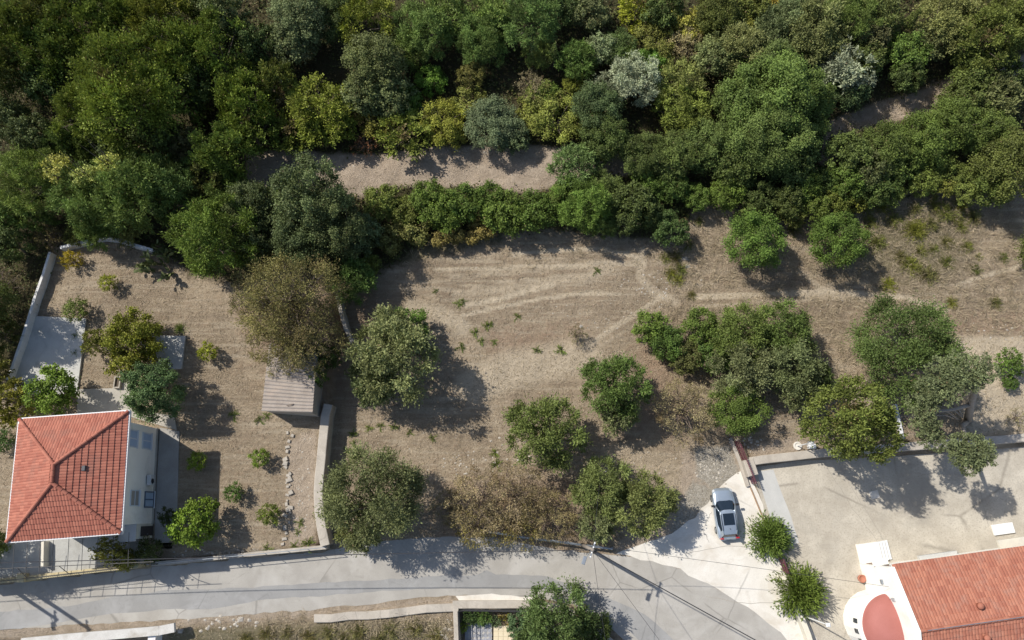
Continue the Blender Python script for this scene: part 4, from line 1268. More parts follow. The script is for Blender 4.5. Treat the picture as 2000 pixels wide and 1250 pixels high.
# look of each kind: leaf length and width (m), leaves per square metre of crown, puff size range (of crown radius), how leaves sit, crown depth, trunk bareness
SPEC = {
    # kind       L    W    dens  pr0  pr1  mode     depth bare yell dry  col
    'olive':   (.23, .070, 190, .24, .40, 'tuft',   .80, .18, .12, .01, (.150, .172, .100)),
    'silver':  (.22, .075, 170, .22, .36, 'tuft',   .80, .20, .10, .02, (.28, .30, .22)),
    'oak':     (.15, .115, 170, .20, .34, 'broad',  .85, .10, .12, .01, (.066, .092, .034)),
    'holm':    (.15, .11,  170, .19, .33, 'broad',  .95, .10, .05, .02, (.080, .100, .052)),
    'mastic':  (.15, .11,  180, .20, .34, 'broad',  .80, .04, .15, .01, (.082, .125, .032)),
    'carob':   (.17, .13,  160, .17, .30, 'broad',  .85, .08, .03, .00, (.055, .105, .052)),
    'soft':    (.23, .05,  230, .17, .31, 'tuft',   .85, .10, .15, .01, (.098, .140, .045)),
    'elm':     (.18, .105, 150, .24, .40, 'shoot',  .80, .12, .30, .04, (.115, .140, .034)),
    'vine':    (.15, .12,  170, .20, .36, 'broad',  .50, .02, .55, .05, (.135, .145, .034)),
    'juniper': (.16, .08,  240, .15, .27, 'tuft',   .90, .08, .20, .02, (.105, .130, .045)),
    'cypress': (.15, .07,  240, .20, .34, 'tuft',  3.6, .03, .10, .02, (.085, .110, .040)),
    'citrus':  (.18, .12,  140, .22, .38, 'broad',  .85, .20, .40, .00, (.110, .185, .025)),
    'dry':     (.15, .06,  135, .18, .34, 'tuft',   .75, .10, .35, .14, (.165, .135, .060)),
    'thicket': (.15, .055, 125, .18, .34, 'tuft',   .60, .02, .30, .22, (.160, .130, .062)),
    'feather': (.26, .06,  260, .30, .50, 'radial', .85, .12, .25, .00, (.120, .205, .040)),
    'weed':    (.15, .06,  300, .40, .60, 'radial', .60, .00, .25, .03, (.100, .145, .035)),
    'broom':   (.24, .045, 230, .30, .45, 'radial', .70, .00, .50, .12, (.125, .145, .042)),
}
NOM = {'a': .45, 'b': .95, 'c': 1.8, 'd': 3.0, 'e': 4.4}

def crown(kind, R0, seed):
    L, W, dens, pr0, pr1, mode, dep, bare, yell, dry, _ = SPEC[kind]
    if kind not in ('dry', 'thicket', 'weed', 'broom'): W, dens = W * 1.22, dens * 1.2
    if mode == 'broad': L, W, dens = L * .84, W * .84, dens * 1.35
    rg = np.random.default_rng(seed)
    col = kind == 'cypress'
    H = R0 * (2 * dep if not col else 2 * dep * .9)
    zc = H * .52 + bare * R0
    area = 2.6 * math.pi * R0 * R0 * (dep if not col else 2.2)
    pm = (pr0 + pr1) * .5 * R0
    npf = int(np.clip(area / (pm * pm * 2.9), 6, 90))
    # lobes make the outline uneven
    lob = unit(rg.normal(size=(6, 3))); amp = rg.uniform(-.24, .22, 6)
    def rad(d):
        s = np.ones(len(d))
        for l, a in zip(lob, amp): s += a * np.clip(d @ l, 0, 1) ** 3
        return s
    kf = np.arange(npf) + .5                     # evenly spread, then jittered, so that no side of the crown stays bare
    zf = 1 - kf / npf * 1.5; af = kf * 2.399963 + rg.uniform(0, 6.28)
    d = np.stack([np.sqrt(np.clip(1 - zf * zf, 0, 1)) * np.cos(af), np.sqrt(np.clip(1 - zf * zf, 0, 1)) * np.sin(af), zf], -1)
    d = unit(d + rg.normal(size=d.shape) * (.75 / math.sqrt(npf)))
    npf = len(d)
    pr = rg.uniform(pr0, pr1, npf) * R0
    ncore = max(3, npf // 3)                     # inner boughs that close the view to the ground
    d = np.concatenate([d, unit(rg.normal(size=(ncore, 3)))]); pr = np.concatenate([pr, rg.uniform(.32, .44, ncore) * R0])
    inner = np.arange(len(d)) >= npf; npf = len(d)
    rr = (R0 - pr * .75) * rad(d) * np.where(inner, rg.uniform(.1, .6, npf), rg.uniform(.72, 1.06, npf))
    c = d * rr[:, None]
    c[:, 2] *= dep if not col else dep * .9
    if col: 
        tpr = np.clip(1.15 - (c[:, 2] / (R0 * dep * .9) + 1) * .5, .12, 1)
        c[:, :2] *= tpr[:, None]; pr = pr * (.5 + .5 * tpr)
    c[:, 2] += zc
    tot = int(area * dens * 1.15)
    if mode != 'radial': pr = pr * .86
    w = pr ** 2 * np.where(inner, .3, 1.0); cnt = np.maximum(6, (tot * w / w.sum()).astype(int))
    pid = np.repeat(np.arange(npf), cnt); n = len(pid)
    outw = unit(c - np.array([0, 0, zc * .8]))
    ptint = rg.normal(0, .10, npf); pyel = np.clip(rg.normal(.1, .45, npf), 0, 1) * yell; pdry = (rg.random(npf) < dry * .35) * rg.uniform(.3, .9, npf)
    stint = np.zeros(n)
    if mode in ('broad', 'tuft'):
        k = 9 if mode == 'broad' else 12        # leaves gather on sprigs that stick out of each bough by different lengths
        ns = max(1, n // k); sp = pid[::k][:ns]
        es = unit(rg.normal(size=(ns, 3)) + outw[sp] * .85 + np.array([0, 0, .45]))
        ln = pr[sp] * rg.uniform(.62, 1.28, ns) * np.where(rg.random(ns) < .12, 1.25, 1.0)
        si = np.repeat(np.arange(ns), k); n = ns * k; pid = sp[si]
        t = rg.uniform(.45, 1.05, n)
        sc = (.13 if mode == 'broad' else .09) * pr[pid] + .035
        pos = c[pid] + es[si] * (ln[si] * t)[:, None] + rg.normal(size=(n, 3)) * sc[:, None]
        e = unit(es[si] + rg.normal(size=(n, 3)) * .35)
        stint = np.repeat(rg.normal(0, .06, ns), k)
        if mode == 'broad':
            nrm = unit(e * .9 + rg.normal(size=(n, 3)) * .7 + np.array([0, 0, .3]))
            ax = np.cross(nrm, rg.normal(size=(n, 3)))
            pos = pos - unit(ax) * (L * .5)
        else:
            ax = e * .9 + rg.normal(size=(n, 3)) * .5 + np.array([0, 0, .1])
            nrm = unit(rg.normal(size=(n, 3)) * .6 + e * .7 + np.array([0, 0, .5]))
    elif mode == 'shoot':
        k = 11
        ns = max(1, n // k); sp = pid[::k][:ns]
        sd = unit(rg.normal(size=(ns, 3)) * .75 + outw[sp] * .9 + np.array([0, 0, .55]))
        ln = pr[sp] * rg.uniform(.9, 1.7, ns)
        t = np.tile(np.linspace(.15, 1, k), ns); si = np.repeat(np.arange(ns), k)
        droop = np.zeros((ns * k, 3)); droop[:, 2] = -.25 * (t ** 2) * ln[si]
        pos = c[sp][si] + sd[si] * (ln[si] * t)[:, None] + droop + rg.normal(size=(ns * k, 3)) * .05
        sidev = unit(np.cross(sd, rg.normal(size=(ns, 3))))
        sg = np.tile(np.where(np.arange(k) % 2, 1, -1), ns)
        ax = sd[si] * .7 + sidev[si] * sg[:, None] + rg.normal(size=(ns * k, 3)) * .2
        nrm = unit(np.cross(sd, sidev)[si] + rg.normal(size=(ns * k, 3)) * .35 + np.array([0, 0, .6]))
        pid = sp[si]; n = len(pid)
    else:  # radial sprays from near the base
        k = 12
        ns = max(6, n // k)
        sd = unit(rg.normal(size=(ns, 3)) + np.array([0, 0, .55])); sd[:, 2] = np.abs(sd[:, 2]) * .9 + .05; sd = unit(sd)
        ln = R0 * rg.uniform(.6, 1.12, ns)
        t = np.tile(np.linspace(.12, 1, k), ns); si = np.repeat(np.arange(ns), k)
        base = np.array([0, 0, bare * R0 * 1.5 + .02])
        droop = np.zeros((ns * k, 3)); droop[:, 2] = -.35 * t ** 2.2 * ln[si]
        pos = base + sd[si] * (ln[si] * t)[:, None] * np.array([1, 1, dep * 1.3]) + droop + rg.normal(size=(ns * k, 3)) * .03 * R0
        sidev = unit(np.cross(sd, rg.normal(size=(ns, 3))))
        sg = np.tile(np.where(np.arange(k) % 2, 1, -1), ns)
        ax = sd[si] * 1.2 + sidev[si] * sg[:, None] * .6 + rg.normal(size=(ns * k, 3)) * .2
        nrm = unit(np.cross(sd, sidev)[si] + rg.normal(size=(ns * k, 3)) * .4 + np.array([0, 0, .5]))
        pid = si % npf; n = len(si)
        pos[:, 2] = np.maximum(pos[:, 2], .03)
        c = base + sd * (ln * .7)[:, None]
    sz = rg.uniform(.7, 1.25, n)
    fl = min(1.0, .45 + .3 * R0)
    v, q = leaf_quads(pos, ax, nrm, L * sz * fl, W * sz * fl)
    tint = np.stack([np.clip(.5 + ptint[pid] + (stint if len(stint) == n else 0) + rg.normal(0, .07, n), .2, .9), np.clip(pyel[pid] + rg.normal(0, .12, n) * (yell > .1), 0, 1),
                     np.clip(pdry[pid] + (rg.random(n) < dry * .6) * .8, 0, 1), np.ones(n)], -1)
    me_ = np_mesh("crown", v, q, np.repeat(tint, 4, 0)); me_.materials.append(STRAW if kind == 'tussock' else LEAF)
    # trunk and limbs
    mb = MB(); r_t = R0 * (.06 if kind not in ('dry', 'thicket') else .035)
    zt = max(zc * .55, .1)
    bend = rg.normal(0, .10 * R0, 2)
    if kind in ('weed', 'tussock', 'broom', 'feather'):
        mb.tube([(0, 0, -.05), (0, 0, bare * R0 * 1.5 + .05)], [r_t, r_t * .8], 6)
        for k in range(6 if kind != 'feather' else 14):
            s = sd[k] * ln[k] * .6; mb.tube([base, tuple(base + s * np.array([1, 1, dep * 1.2]))], [r_t * .35, r_t * .1], 4, False)
    else:
        mid = (bend[0] * .6, bend[1] * .6, zt * .5)
        top = (bend[0], bend[1], zt)
        mb.tube([(0, 0, -.25), mid, top], [r_t * 1.25, r_t, r_t * .85], 7)
        pick = rg.permutation(npf)[:min(npf, 46 if kind in ('dry', 'thicket') else 13)]
        for k in pick:
            a, b = np.array(top), c[k]
            m_ = (a + b) * .5 + np.array([0, 0, .08 * R0]) + rg.normal(0, .05 * R0, 3)
            mb.tube([tuple(a * .9), tuple(m_), tuple(b)], [r_t * .55, r_t * .32, r_t * .1], 5, False)
            if kind in ('dry', 'thicket', 'elm'):
                for _ in range(5 if kind != 'elm' else 2):
                    tw = unit(rg.normal(size=3) + outw[k] * .6 + np.array([0, 0, .3])) * pr[k] * rg.uniform(.7, 1.15)
                    st_ = m_ + (b - m_) * rg.uniform(.2, 1)
                    mb.tube([tuple(st_), tuple(st_ + tw * .5 + rg.normal(0, .05, 3)), tuple(st_ + tw)], [r_t * .2, r_t * .13, r_t * .05], 3, False)
    tm_ = mb.mesh("trunk", True); tm_.materials.append(TWIG if kind in ('dry', 'thicket') else BARK)
    return me_, tm_, zc

PROTO, VARIANTS = {}, {'e': 2, 'd': 2, 'c': 3, 'b': 2, 'a': 2}
def proto(kind, size, k):
    key = (kind, size, k)
    if key not in PROTO:
        PROTO[key] = crown(kind, NOM[size], abs(hash((kind, size))) % 1 + sum(map(ord, kind)) * 131 + ord(size) * 17 + k * 7919)
    return PROTO[key]

NAMES = {'olive': 'olive_tree', 'silver': 'silvery_tree', 'oak': 'broadleaf_tree', 'holm': 'grey_green_tree', 'mastic': 'green_shrub', 'carob': 'dark_leafed_tree', 'soft': 'feathery_tree',
         'elm': 'elm_tree', 'vine': 'climbing_vine', 'juniper': 'juniper_tree', 'cypress': 'cypress_tree', 'citrus': 'citrus_tree', 'dry': 'brown_tree', 'thicket': 'brown_thicket',
         'feather': 'young_feathery_tree', 'weed': 'weed', 'tussock': 'grass_tussock', 'broom': 'broom_shrub'}
CATS = {'mastic': 'shrub', 'vine': 'vine', 'thicket': 'shrub', 'weed': 'weed', 'tussock': 'tussock', 'broom': 'shrub'}
BRIGHT = {'silver': 1.05, 'olive': 1.2, 'thicket': 1.4, 'dry': 1.4, 'citrus': 1.15}
trg = random.Random(77)
PLACED = []
def plant(kind, px, py, rpx, label, col=None, hk=1.0, group=None, size_bias=1.0, cat=None, name=None, ell=1.0, lift=0.0):
    spec = SPEC[kind]
    p = G(px, py, 0)
    for _ in range(3):                       # crown centre lies half way up the tree
        Rm = rpx * depth(p) / FPX * (3.0 if kind == 'cypress' and False else 1.0)
        zc = lift + Rm * (spec[6] * 1.04 + spec[7]) * hk * (.55 if kind in ('weed', 'tussock', 'broom', 'feather') else 1.0)
        p = G(px, py, zc)
    size = min(NOM, key=lambda s: abs(math.log(NOM[s] / Rm)))
    k = trg.randrange(VARIANTS[size] if kind not in ('cypress', 'silver', 'feather', 'citrus') else 2)
    cm, tm, z_ = proto(kind, size, k)
    s = Rm / NOM[size] / .96
    rt = empty(name or NAMES[kind], (p.x, p.y, float(terr(p.x, p.y)) - .03), trg.uniform(0, 6.283))
    rt.scale = (s, s * ell, s * hk)
    prop(rt, label, cat or CATS.get(kind, 'tree'), group)
    co = link("crown", cm, None, rt, (0, 0, lift / (s * hk)))
    c0 = col or spec[10]
    f = trg.uniform(.88, 1.13); g = trg.uniform(-.05, .05)
    f *= BRIGHT.get(kind, 1.25) * ((1.28 if 560 < px < 1560 else 1.14) if py < 330 else 1.08) * (1.2 if kind == 'vine' and py < 480 else 1.0)
    if kind == 'elm': c0 = (c0[0] * .92, c0[1], c0[2])
    co.color = (c0[0] * f * (1 + g) * 1.06, c0[1] * f * 1.04, c0[2] * f * (1 - g) * .74, 1) if kind not in ('dry', 'thicket', 'silver') else (c0[0] * f, c0[1] * f, c0[2] * f, 1)
    tr_ = link("trunk", tm, None, rt)
    if lift: tr_.scale = (1, 1, 1 + lift / (zc - lift + .01))
    PLACED.append((p.x, p.y, Rm, kind))
    return rt

ONES = "first second third fourth fifth sixth seventh eighth ninth tenth eleventh twelfth thirteenth fourteenth fifteenth sixteenth seventeenth eighteenth nineteenth".split()
def ordinal(i):
    if i < 19: return ONES[i]
    t, o = divmod(i + 1, 10)
    return {2: "twentieth", 3: "thirtieth", 4: "fortieth"}[t] if o == 0 else {2: "twenty", 3: "thirty", 4: "forty"}[t] + "-" + ONES[o - 1]
def place_words(items, key):
    """position of each item from the left among those that share a phrase"""
    by = {}
    for it in items: by.setdefault(key(it), []).append(it)
    out = {}
    for k, l in by.items():
        for i, it in enumerate(sorted(l)): out[it] = ordinal(i)
    return out
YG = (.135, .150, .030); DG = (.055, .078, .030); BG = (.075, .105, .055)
T = [
 # ---- top left forest, spiky yellow-green elms
 ('elm', 30, 75, 72, "spiky yellow-green elm at top left corner of the forest"),
 ('elm', 95, 28, 58, "brownish green elm at top edge near left corner", (.11, .115, .038)),
 ('elm', 175, 42, 62, "spiky elm at top edge, third tree from left corner"),
 ('elm', 262, 22, 52, "small elm at top edge left of the orange-tipped elm"),
 ('elm', 318, 38, 58, "elm with orange-yellow tips near top edge of left forest", (.14, .135, .03)),
 ('elm', 28, 150, 58, "olive-brown elm at left edge above a dark forest gap", (.10, .10, .036)),
 ('elm', 118, 110, 62, "dense green elm in left forest below the brownish elm"),
 ('elm', 205, 112, 52, "mid green elm in left forest above the widest elm"),
 ('elm', 335, 112, 66, "spreading elm left of the bright jagged elm in left forest"),
 ('elm', 425, 98, 60, "bright jagged elm with pointed right edge at dark forest gap", (.125, .150, .034)),
 ('elm', 255, 195, 100, "widest elm of the left forest with sunlit yellow-green crown", (.120, .145, .032)),
 ('elm', 168, 228, 55, "elm on left flank of the widest elm"),
 ('elm', 345, 205, 50, "elm on right flank of the widest elm"),
 ('elm', 478, 205, 56, "sunlit elm beside dark gap above left end of dirt track", (.13, .16, .034)),
 ('elm', 492, 262, 46, "lower sunlit elm at left end of dirt track"),
 ('elm', 442, 302, 58, "elm with drooping shoots above the brownish bush"),
 ('holm', 368, 290, 34, "pale grey-green shrub between two elms above soft green tree", (.10, .10, .06)),
 ('holm', 436, 35, 44, "dark slender grey-green tree at top edge in the left forest"),
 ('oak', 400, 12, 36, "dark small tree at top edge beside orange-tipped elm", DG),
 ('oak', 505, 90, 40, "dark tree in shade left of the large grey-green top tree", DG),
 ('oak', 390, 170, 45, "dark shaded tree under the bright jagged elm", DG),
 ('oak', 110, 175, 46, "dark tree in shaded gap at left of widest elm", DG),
 ('holm', 22, 235, 40, "grey-green tree at left edge below dark gap"),
 ('holm', 66, 270, 42, "rounded grey-green tree near left edge with lit top"),
 ('soft', 128, 282, 38, "soft dark green bush above pale yellow vine", (.07, .11, .04)),
 ('soft', 172, 290, 32, "small soft green bush right of pale yellow vine", (.08, .115, .04)),
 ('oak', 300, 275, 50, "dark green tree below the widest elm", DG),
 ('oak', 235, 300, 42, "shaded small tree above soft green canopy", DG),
 ('soft', 68, 355, 62, "bright soft green tree at left with shaded right side", (.115, .155, .045)),
 ('vine', 118, 330, 30, "pale yellow flowering vine draped over left soft green tree", (.36, .35, .13), 1.6, 4.6),
 ('vine', 172, 347, 25, "pale yellow flowering vine on left shoulder of wide soft tree", (.32, .33, .13), 1.6, 5.2),
 ('vine', 217, 322, 24, "upper pale yellow flowering vine on wide soft green tree", (.32, .32, .11), 1.6, 6.0),
 ('soft', 190, 395, 66, "wide soft green tree behind back of the garden, left part"),
 ('soft', 268, 378, 78, "tallest soft green tree in the middle behind the garden"),
 ('soft', 335, 372, 62, "soft green tree right of the tallest soft tree", (.085, .13, .05)),
 ('soft', 20, 420, 44, "soft green tree at left edge beside garden corner"),
 ('soft', 82, 415, 34, "dark soft green bush above brown round bush", (.07, .11, .035)),
 ('soft', 195, 448, 38, "low soft green bush behind crumbling white wall"),
 ('elm', 408, 365, 46, "brownish tree between soft green trees and grey-green trees", (.105, .10, .045)),
 ('soft', 425, 470, 78, "bright soft green tree hanging over garden corner beside prickly pear", (.105, .160, .040)),
 ('soft', 445, 400, 48, "soft green tree above bright garden corner tree", (.09, .135, .045)),
 ('holm', 500, 410, 56, "grey-green tree left of the large dark tree at track"),
 ('holm', 505, 480, 44, "shaded grey-green tree behind brown tree"),
 ('oak', 20, 480, 40, "dark shrub at left edge above bare slope", DG),
 # ---- large dark trees at the centre left
 ('holm', 610, 395, 74, "large dark grey-green tree in front of dirt track"),
 ('holm', 655, 450, 62, "dark grey-green tree on right side of the large dark tree"),
 ('holm', 590, 470, 60, "dark grey-green tree above the brown tree"),
 ('holm', 705, 455, 42, "small grey-green tree at left end of hedgerow", (.07, .09, .05)),
 ('soft', 690, 545, 46, "soft green bush at corner of mown field beside brown tree", (.09, .145, .05)),
 ('soft', 722, 520, 24, "small yellow-green bush top at corner of mown field", (.125, .155, .045)),
 ('mastic', 555, 375, 34, "low green shrub left of large dark tree beside track"),
 # ---- top middle forest
 ('holm', 590, 40, 62, "large grey-green tree at top edge right of dark gap", (.085, .105, .062)),
 ('holm', 575, 85, 48, "blue-grey tree below large grey-green top tree", (.10, .125, .075)),
 ('oak', 655, 35, 52, "dark green tree at top edge left of yellow vine tree", (.06, .085, .035)),
 ('elm', 715, 40, 56, "yellow vine-covered tree at top edge left of centre", (.135, .14, .03)),
 ('soft', 830, 62, 56, "soft green tall tree near top, left of centre", (.095, .14, .048)),
 ('soft', 872, 25, 48, "soft green tree at top edge left of centre"),
 ('soft', 800, 95, 42, "soft green tree leaning left near top centre"),
 ('holm', 735, 130, 64, "broad dull green tree left of centre above yellow shrubs", (.082, .100, .05)),
 ('holm', 715, 190, 48, "lower part tree of dull green group left of centre", (.085, .105, .055)),
 ('holm', 765, 190, 44, "grey-green tree beside bright shrubs left of centre", (.08, .10, .055)),
 ('mastic', 842, 158, 32, "bright green rounded shrub in shade left of centre", (.08, .145, .028)),
 ('mastic', 795, 200, 32, "bright dark green oval shrub left of centre", (.06, .11, .025)),
 ('soft', 938, 85, 50, "soft green tree above brown bank near top centre", (.08, .12, .04)),
 ('soft', 960, 40, 46, "soft dark green tree at top edge near centre"),
 ('soft', 1035, 35, 60, "dense soft green tree at top edge just right of centre", (.07, .115, .042)),
 ('oak', 920, 145, 28, "narrow shaded shrub with ochre twigs near top centre", (.10, .095, .035)),
 ('oak', 1100, 15, 40, "dark tree at top edge right of centre", DG),
 # ---- yellow shrubs above the track
 ('elm', 625, 215, 66, "yellow-green spreading shrub above left end of track", YG),
 ('elm', 590, 252, 48, "yellow-green feathery shrub hanging over left end of track", YG),
 ('elm', 655, 250, 40, "yellow-green shrub beside reddish bracken above track", YG),
 ('dry', 555, 195, 38, "brownish dry shrub between elms and yellow shrubs", (.15, .125, .06)),
 ('elm', 540, 160, 40, "olive shrub in shade above brownish dry shrub", (.10, .105, .032)),
 ('elm', 792, 258, 50, "rounded yellow-green shrub with shaded front above the track", (.125, .135, .03)),
 ('vine', 745, 240, 44, "low yellowish bramble above track left of rounded shrub", (.12, .115, .03)),
 ('vine', 872, 238, 52, "yellow-green bramble mound left of blue-grey tree", (.13, .14, .03)),
 ('vine', 915, 205, 38, "bramble mound behind blue-grey tree", (.115, .12, .035)),
 ('vine', 880, 262, 36, "bramble on bank above track left of blue-grey tree", (.12, .12, .03)),
 ('dry', 836, 222, 22, "pale bare twiggy shrub above track", (.22, .21, .12)),
 ('holm', 962, 240, 58, "blue-grey rounded tree above bend of dirt track", (.10, .122, .078)),
 ('holm', 1000, 262, 40, "shaded blue-grey tree leaning over dirt track", (.072, .095, .055)),
 ('thicket', 715, 282, 24, "reddish brown bracken on bank above dirt track", (.20, .09, .045)),
 # ---- around the slender cypress
 ('soft', 1052, 108, 28, "small soft green tree left of slender cypress", (.12, .15, .05)),
 ('cypress', 1081, 105, 13, "slender pointed cypress near top centre"),
 ('soft', 1125, 118, 40, "soft green tree right of slender cypress", (.08, .13, .04)),
 ('holm', 1175, 100, 34, "pale-topped grey-green shrub right of slender cypress", (.14, .17, .11)),
 ('soft', 1210, 95, 34, "fan-shaped soft green shrub right of pale-topped shrub", (.09, .13, .055)),
 ('soft', 1228, 118, 28, "small bright green shrub below fan-shaped shrub", (.09, .15, .035)),
 ('elm', 1236, 22, 34, "yellow climbing vine tree at top edge right of centre", (.22, .22, .035)),
 ('holm', 1150, 25, 40, "grey-green tree at top edge left of yellow vine tree", (.085, .095, .05)),
 ('oak', 1290, 15, 46, "dark tree at top edge right of yellow vine tree", DG),
 ('vine', 1280, 88, 52, "low olive bramble slope right of centre near top", (.115, .115, .035)),
 ('vine', 1345, 55, 48, "yellow-green bramble near top right of centre", (.13, .13, .035)),
 ('vine', 1420, 50, 50, "yellow-green scrub strip near top right", (.15, .15, .04)),
 ('dry', 1338, 85, 36, "pale straw-coloured bare tree right of centre", (.26, .22, .11)),
 ('oak', 1400, 20, 50, "green tree at top edge above yellow-green scrub", (.075, .09, .03)),
 ('oak', 1455, 15, 42, "olive green tree at top edge, right of scrub strip", (.085, .10, .03)),
 ('thicket', 1040, 170, 34, "brownish shrub on bank below slender cypress", (.16, .135, .075)),
 ('vine', 1055, 195, 42, "green and brown bramble below slender cypress", (.10, .11, .035)),
 ('mastic', 1070, 185, 26, "dark green shrub in bramble below cypress"),
 ('soft', 1120, 165, 22, "small yellow-green shrub between cypress and silver-topped tree", (.14, .16, .04)),
 ('vine', 1085, 240, 60, "wide yellow-green bramble mass right of blue-grey tree", (.12, .13, .035)),
 ('vine', 1040, 230, 36, "bramble beside blue-grey tree on right side", (.12, .125, .035)),
 # ---- silver-topped tree and big bluish tree
 ('silver', 1238, 158, 52, "silver-leafed tree with whitish crown right of centre", (.25, .275, .17)),
 ('silver', 1195, 172, 36, "greyish left part of silver-leafed pair right of centre", (.20, .22, .13)),
 ('holm', 1165, 210, 54, "dark green tree under silver-leafed tree", (.062, .088, .045)),
 ('oak', 1180, 265, 52, "dark tree with lit left side below silver-leafed tree", (.06, .085, .03)),
 ('mastic', 1275, 125, 34, "bright green broom-like shrub behind silver-leafed tree", (.075, .14, .03)),
 ('soft', 1325, 165, 44, "yellowish tree right of silver-leafed tree", (.15, .16, .06)),
 ('soft', 1335, 215, 48, "yellow-green rounded tree left of big bluish tree", (.12, .145, .04)),
 ('holm', 1395, 115, 44, "rounded olive-grey tree above big bluish tree", (.11, .125, .06)),
 ('olive', 1440, 95, 52, "grey-olive tree with soft crown above big bluish tree", (.13, .145, .075)),
 ('carob', 1505, 195, 96, "big bluish green dense tree right of centre", (.082, .118, .036)),
 ('carob', 1440, 205, 58, "left lobe tree of big bluish green canopy", (.088, .122, .042)),
 ('carob', 1560, 200, 62, "right lobe tree of big bluish green canopy", (.085, .118, .036)),
 ('carob', 1510, 135, 54, "upper tree behind big bluish green canopy", (.085, .11, .042)),
 ('silver', 1650, 140, 48, "silver-leafed tree with whitish crown near right path", (.26, .285, .18)),
 ('silver', 1615, 125, 28, "small silver tree left of the right silver-leafed tree", (.20, .225, .14)),
 ('oak', 1660, 180, 36, "dark tree beneath the right silver-leafed tree", (.07, .10, .05)),
 # ---- top right
 ('olive', 1520, 55, 50, "grey-green olive near top right above bluish canopy", (.105, .125, .07)),
 ('olive', 1590, 65, 62, "broad grey-olive tree near top right", (.125, .145, .075)),
 ('soft', 1650, 35, 52, "soft green tree at top edge right"),
 ('vine', 1500, 20, 34, "yellow-orange bush at top edge right of scrub strip", (.20, .16, .03)),
 ('holm', 1560, 15, 40, "bluish green tree at top edge right side", BG),
 ('olive', 1715, 30, 46, "olive-green tree at top edge left of right cypress", (.11, .13, .055)),
 ('holm', 1700, 75, 40, "dull green tree with bare twigs near top right", (.09, .095, .055)),
 ('oak', 1690, 120, 42, "green tree right of silver crown near top right", (.08, .10, .035)),
 ('cypress', 1778, 42, 16, "tall slender cypress near top right"),
 ('mastic', 1765, 105, 46, "bright green leafy tree below top right cypress", (.085, .13, .035)),
 ('olive', 1850, 50, 58, "yellowish olive tree near top right corner", (.15, .155, .07)),
 ('olive', 1815, 80, 40, "pale olive tree right of bright leafy tree", (.14, .15, .075)),
 ('olive', 1870, 15, 46, "olive tree at top edge near right corner", (.12, .13, .055)),
 ('juniper', 1925, 75, 66, "textured dark green juniper near top right corner", (.085, .105, .032)),
 ('juniper', 1975, 35, 58, "textured juniper at top right corner", (.08, .10, .032)),
 ('juniper', 1895, 110, 40, "lower part juniper above right footpath", (.085, .108, .034)),
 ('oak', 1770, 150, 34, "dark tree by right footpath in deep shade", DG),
 # ---- canopy row right of the track
 ('oak', 1255, 305, 52, "first rounded tree right of the track end"),
 ('oak', 1320, 300, 54, "second rounded tree right of the track end"),
 ('oak', 1385, 290, 58, "third rounded tree right of the track end", (.075, .10, .035)),
 ('oak', 1490, 270, 84, "largest broad green tree with visible branches right of track", (.07, .096, .034)),
 ('oak', 1555, 255, 58, "broad green tree at left side of right footpath", (.075, .105, .034)),
 ('oak', 1440, 330, 48, "lower green tree before the largest broad tree", (.06, .085, .03)),
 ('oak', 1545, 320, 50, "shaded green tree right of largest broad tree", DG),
 ('soft', 1118, 325, 46, "blue-green feathery bush on the dirt track", (.09, .135, .06)),
 ('soft', 1160, 300, 32, "small blue-green bush behind feathery bush on track", (.085, .13, .058)),
 ('mastic', 1265, 358, 34, "green shrub under rounded trees at track end"),
 ('mastic', 1310, 365, 36, "dark green shrub right of track end", (.06, .10, .03)),
 ('mastic', 1360, 385, 30, "low green shrub above bare grass strip"),
 ('mastic', 1420, 378, 36, "bright green shrub above left round field tree", (.10, .145, .035)),
 ('oak', 1480, 385, 36, "dark round shrub above left round field tree", (.065, .085, .03)),
 ('oak', 1530, 395, 38, "dark shrub between the two round field trees", (.06, .08, .03)),
 ('mastic', 1570, 365, 36, "green shrub in shade below broad green trees"),
 ('oak', 1655, 300, 48, "green tree at right side of footpath bend", (.08, .105, .036)),
 ('oak', 1722, 290, 52, "green tree second from footpath bend", (.085, .11, .034)),
 ('oak', 1795, 275, 54, "bright green tree in middle of right canopy", (.085, .12, .034)),
 ('oak', 1858, 245, 56, "rounded green tree near right edge canopy", (.08, .115, .034)),
 ('oak', 1885, 195, 48, "green tree above rounded right canopy", (.078, .10, .034)),
 ('oak', 1905, 165, 46, "green tree right of footpath top", (.075, .10, .034)),
 ('olive', 1935, 195, 48, "pale grey-green tree at right edge of canopy", (.105, .12, .065)),
 ('oak', 1965, 150, 40, "green tree at right edge near path corner"),
 ('oak', 1925, 265, 56, "green tree at right edge above dark slope shadow", (.08, .11, .034)),
 ('oak', 1975, 325, 72, "large yellow-green tree at right edge above dark slope shadow", (.095, .11, .036)),
 ('oak', 1935, 365, 42, "low green branch tree at right edge over slope", (.085, .115, .036)),
 ('oak', 1760, 315, 42, "rounded dark-edged bush below right canopy", (.08, .115, .034)),
 ('oak', 1690, 330, 44, "grey-green shrub below right canopy", (.08, .09, .045)),
 ('mastic', 1655, 355, 40, "leafy green shrub between canopy and right round field tree"),
 ('mastic', 1720, 355, 38, "dark leafy shrub above right slope", (.065, .10, .035)),
 ('mastic', 1835, 325, 34, "green shrub above right grassy slope", (.09, .115, .035)),
 ('mastic', 1870, 345, 30, "small green shrub at top of grassy slope", (.10, .125, .04)),
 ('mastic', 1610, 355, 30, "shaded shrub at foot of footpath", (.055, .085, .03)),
 ('mastic', 1632, 392, 30, "yellow-green shrub just above right round field tree", (.12, .14, .036)),
 ('mastic', 1668, 392, 26, "yellowish shrub at upper left end of grassy slope", (.14, .15, .036)),
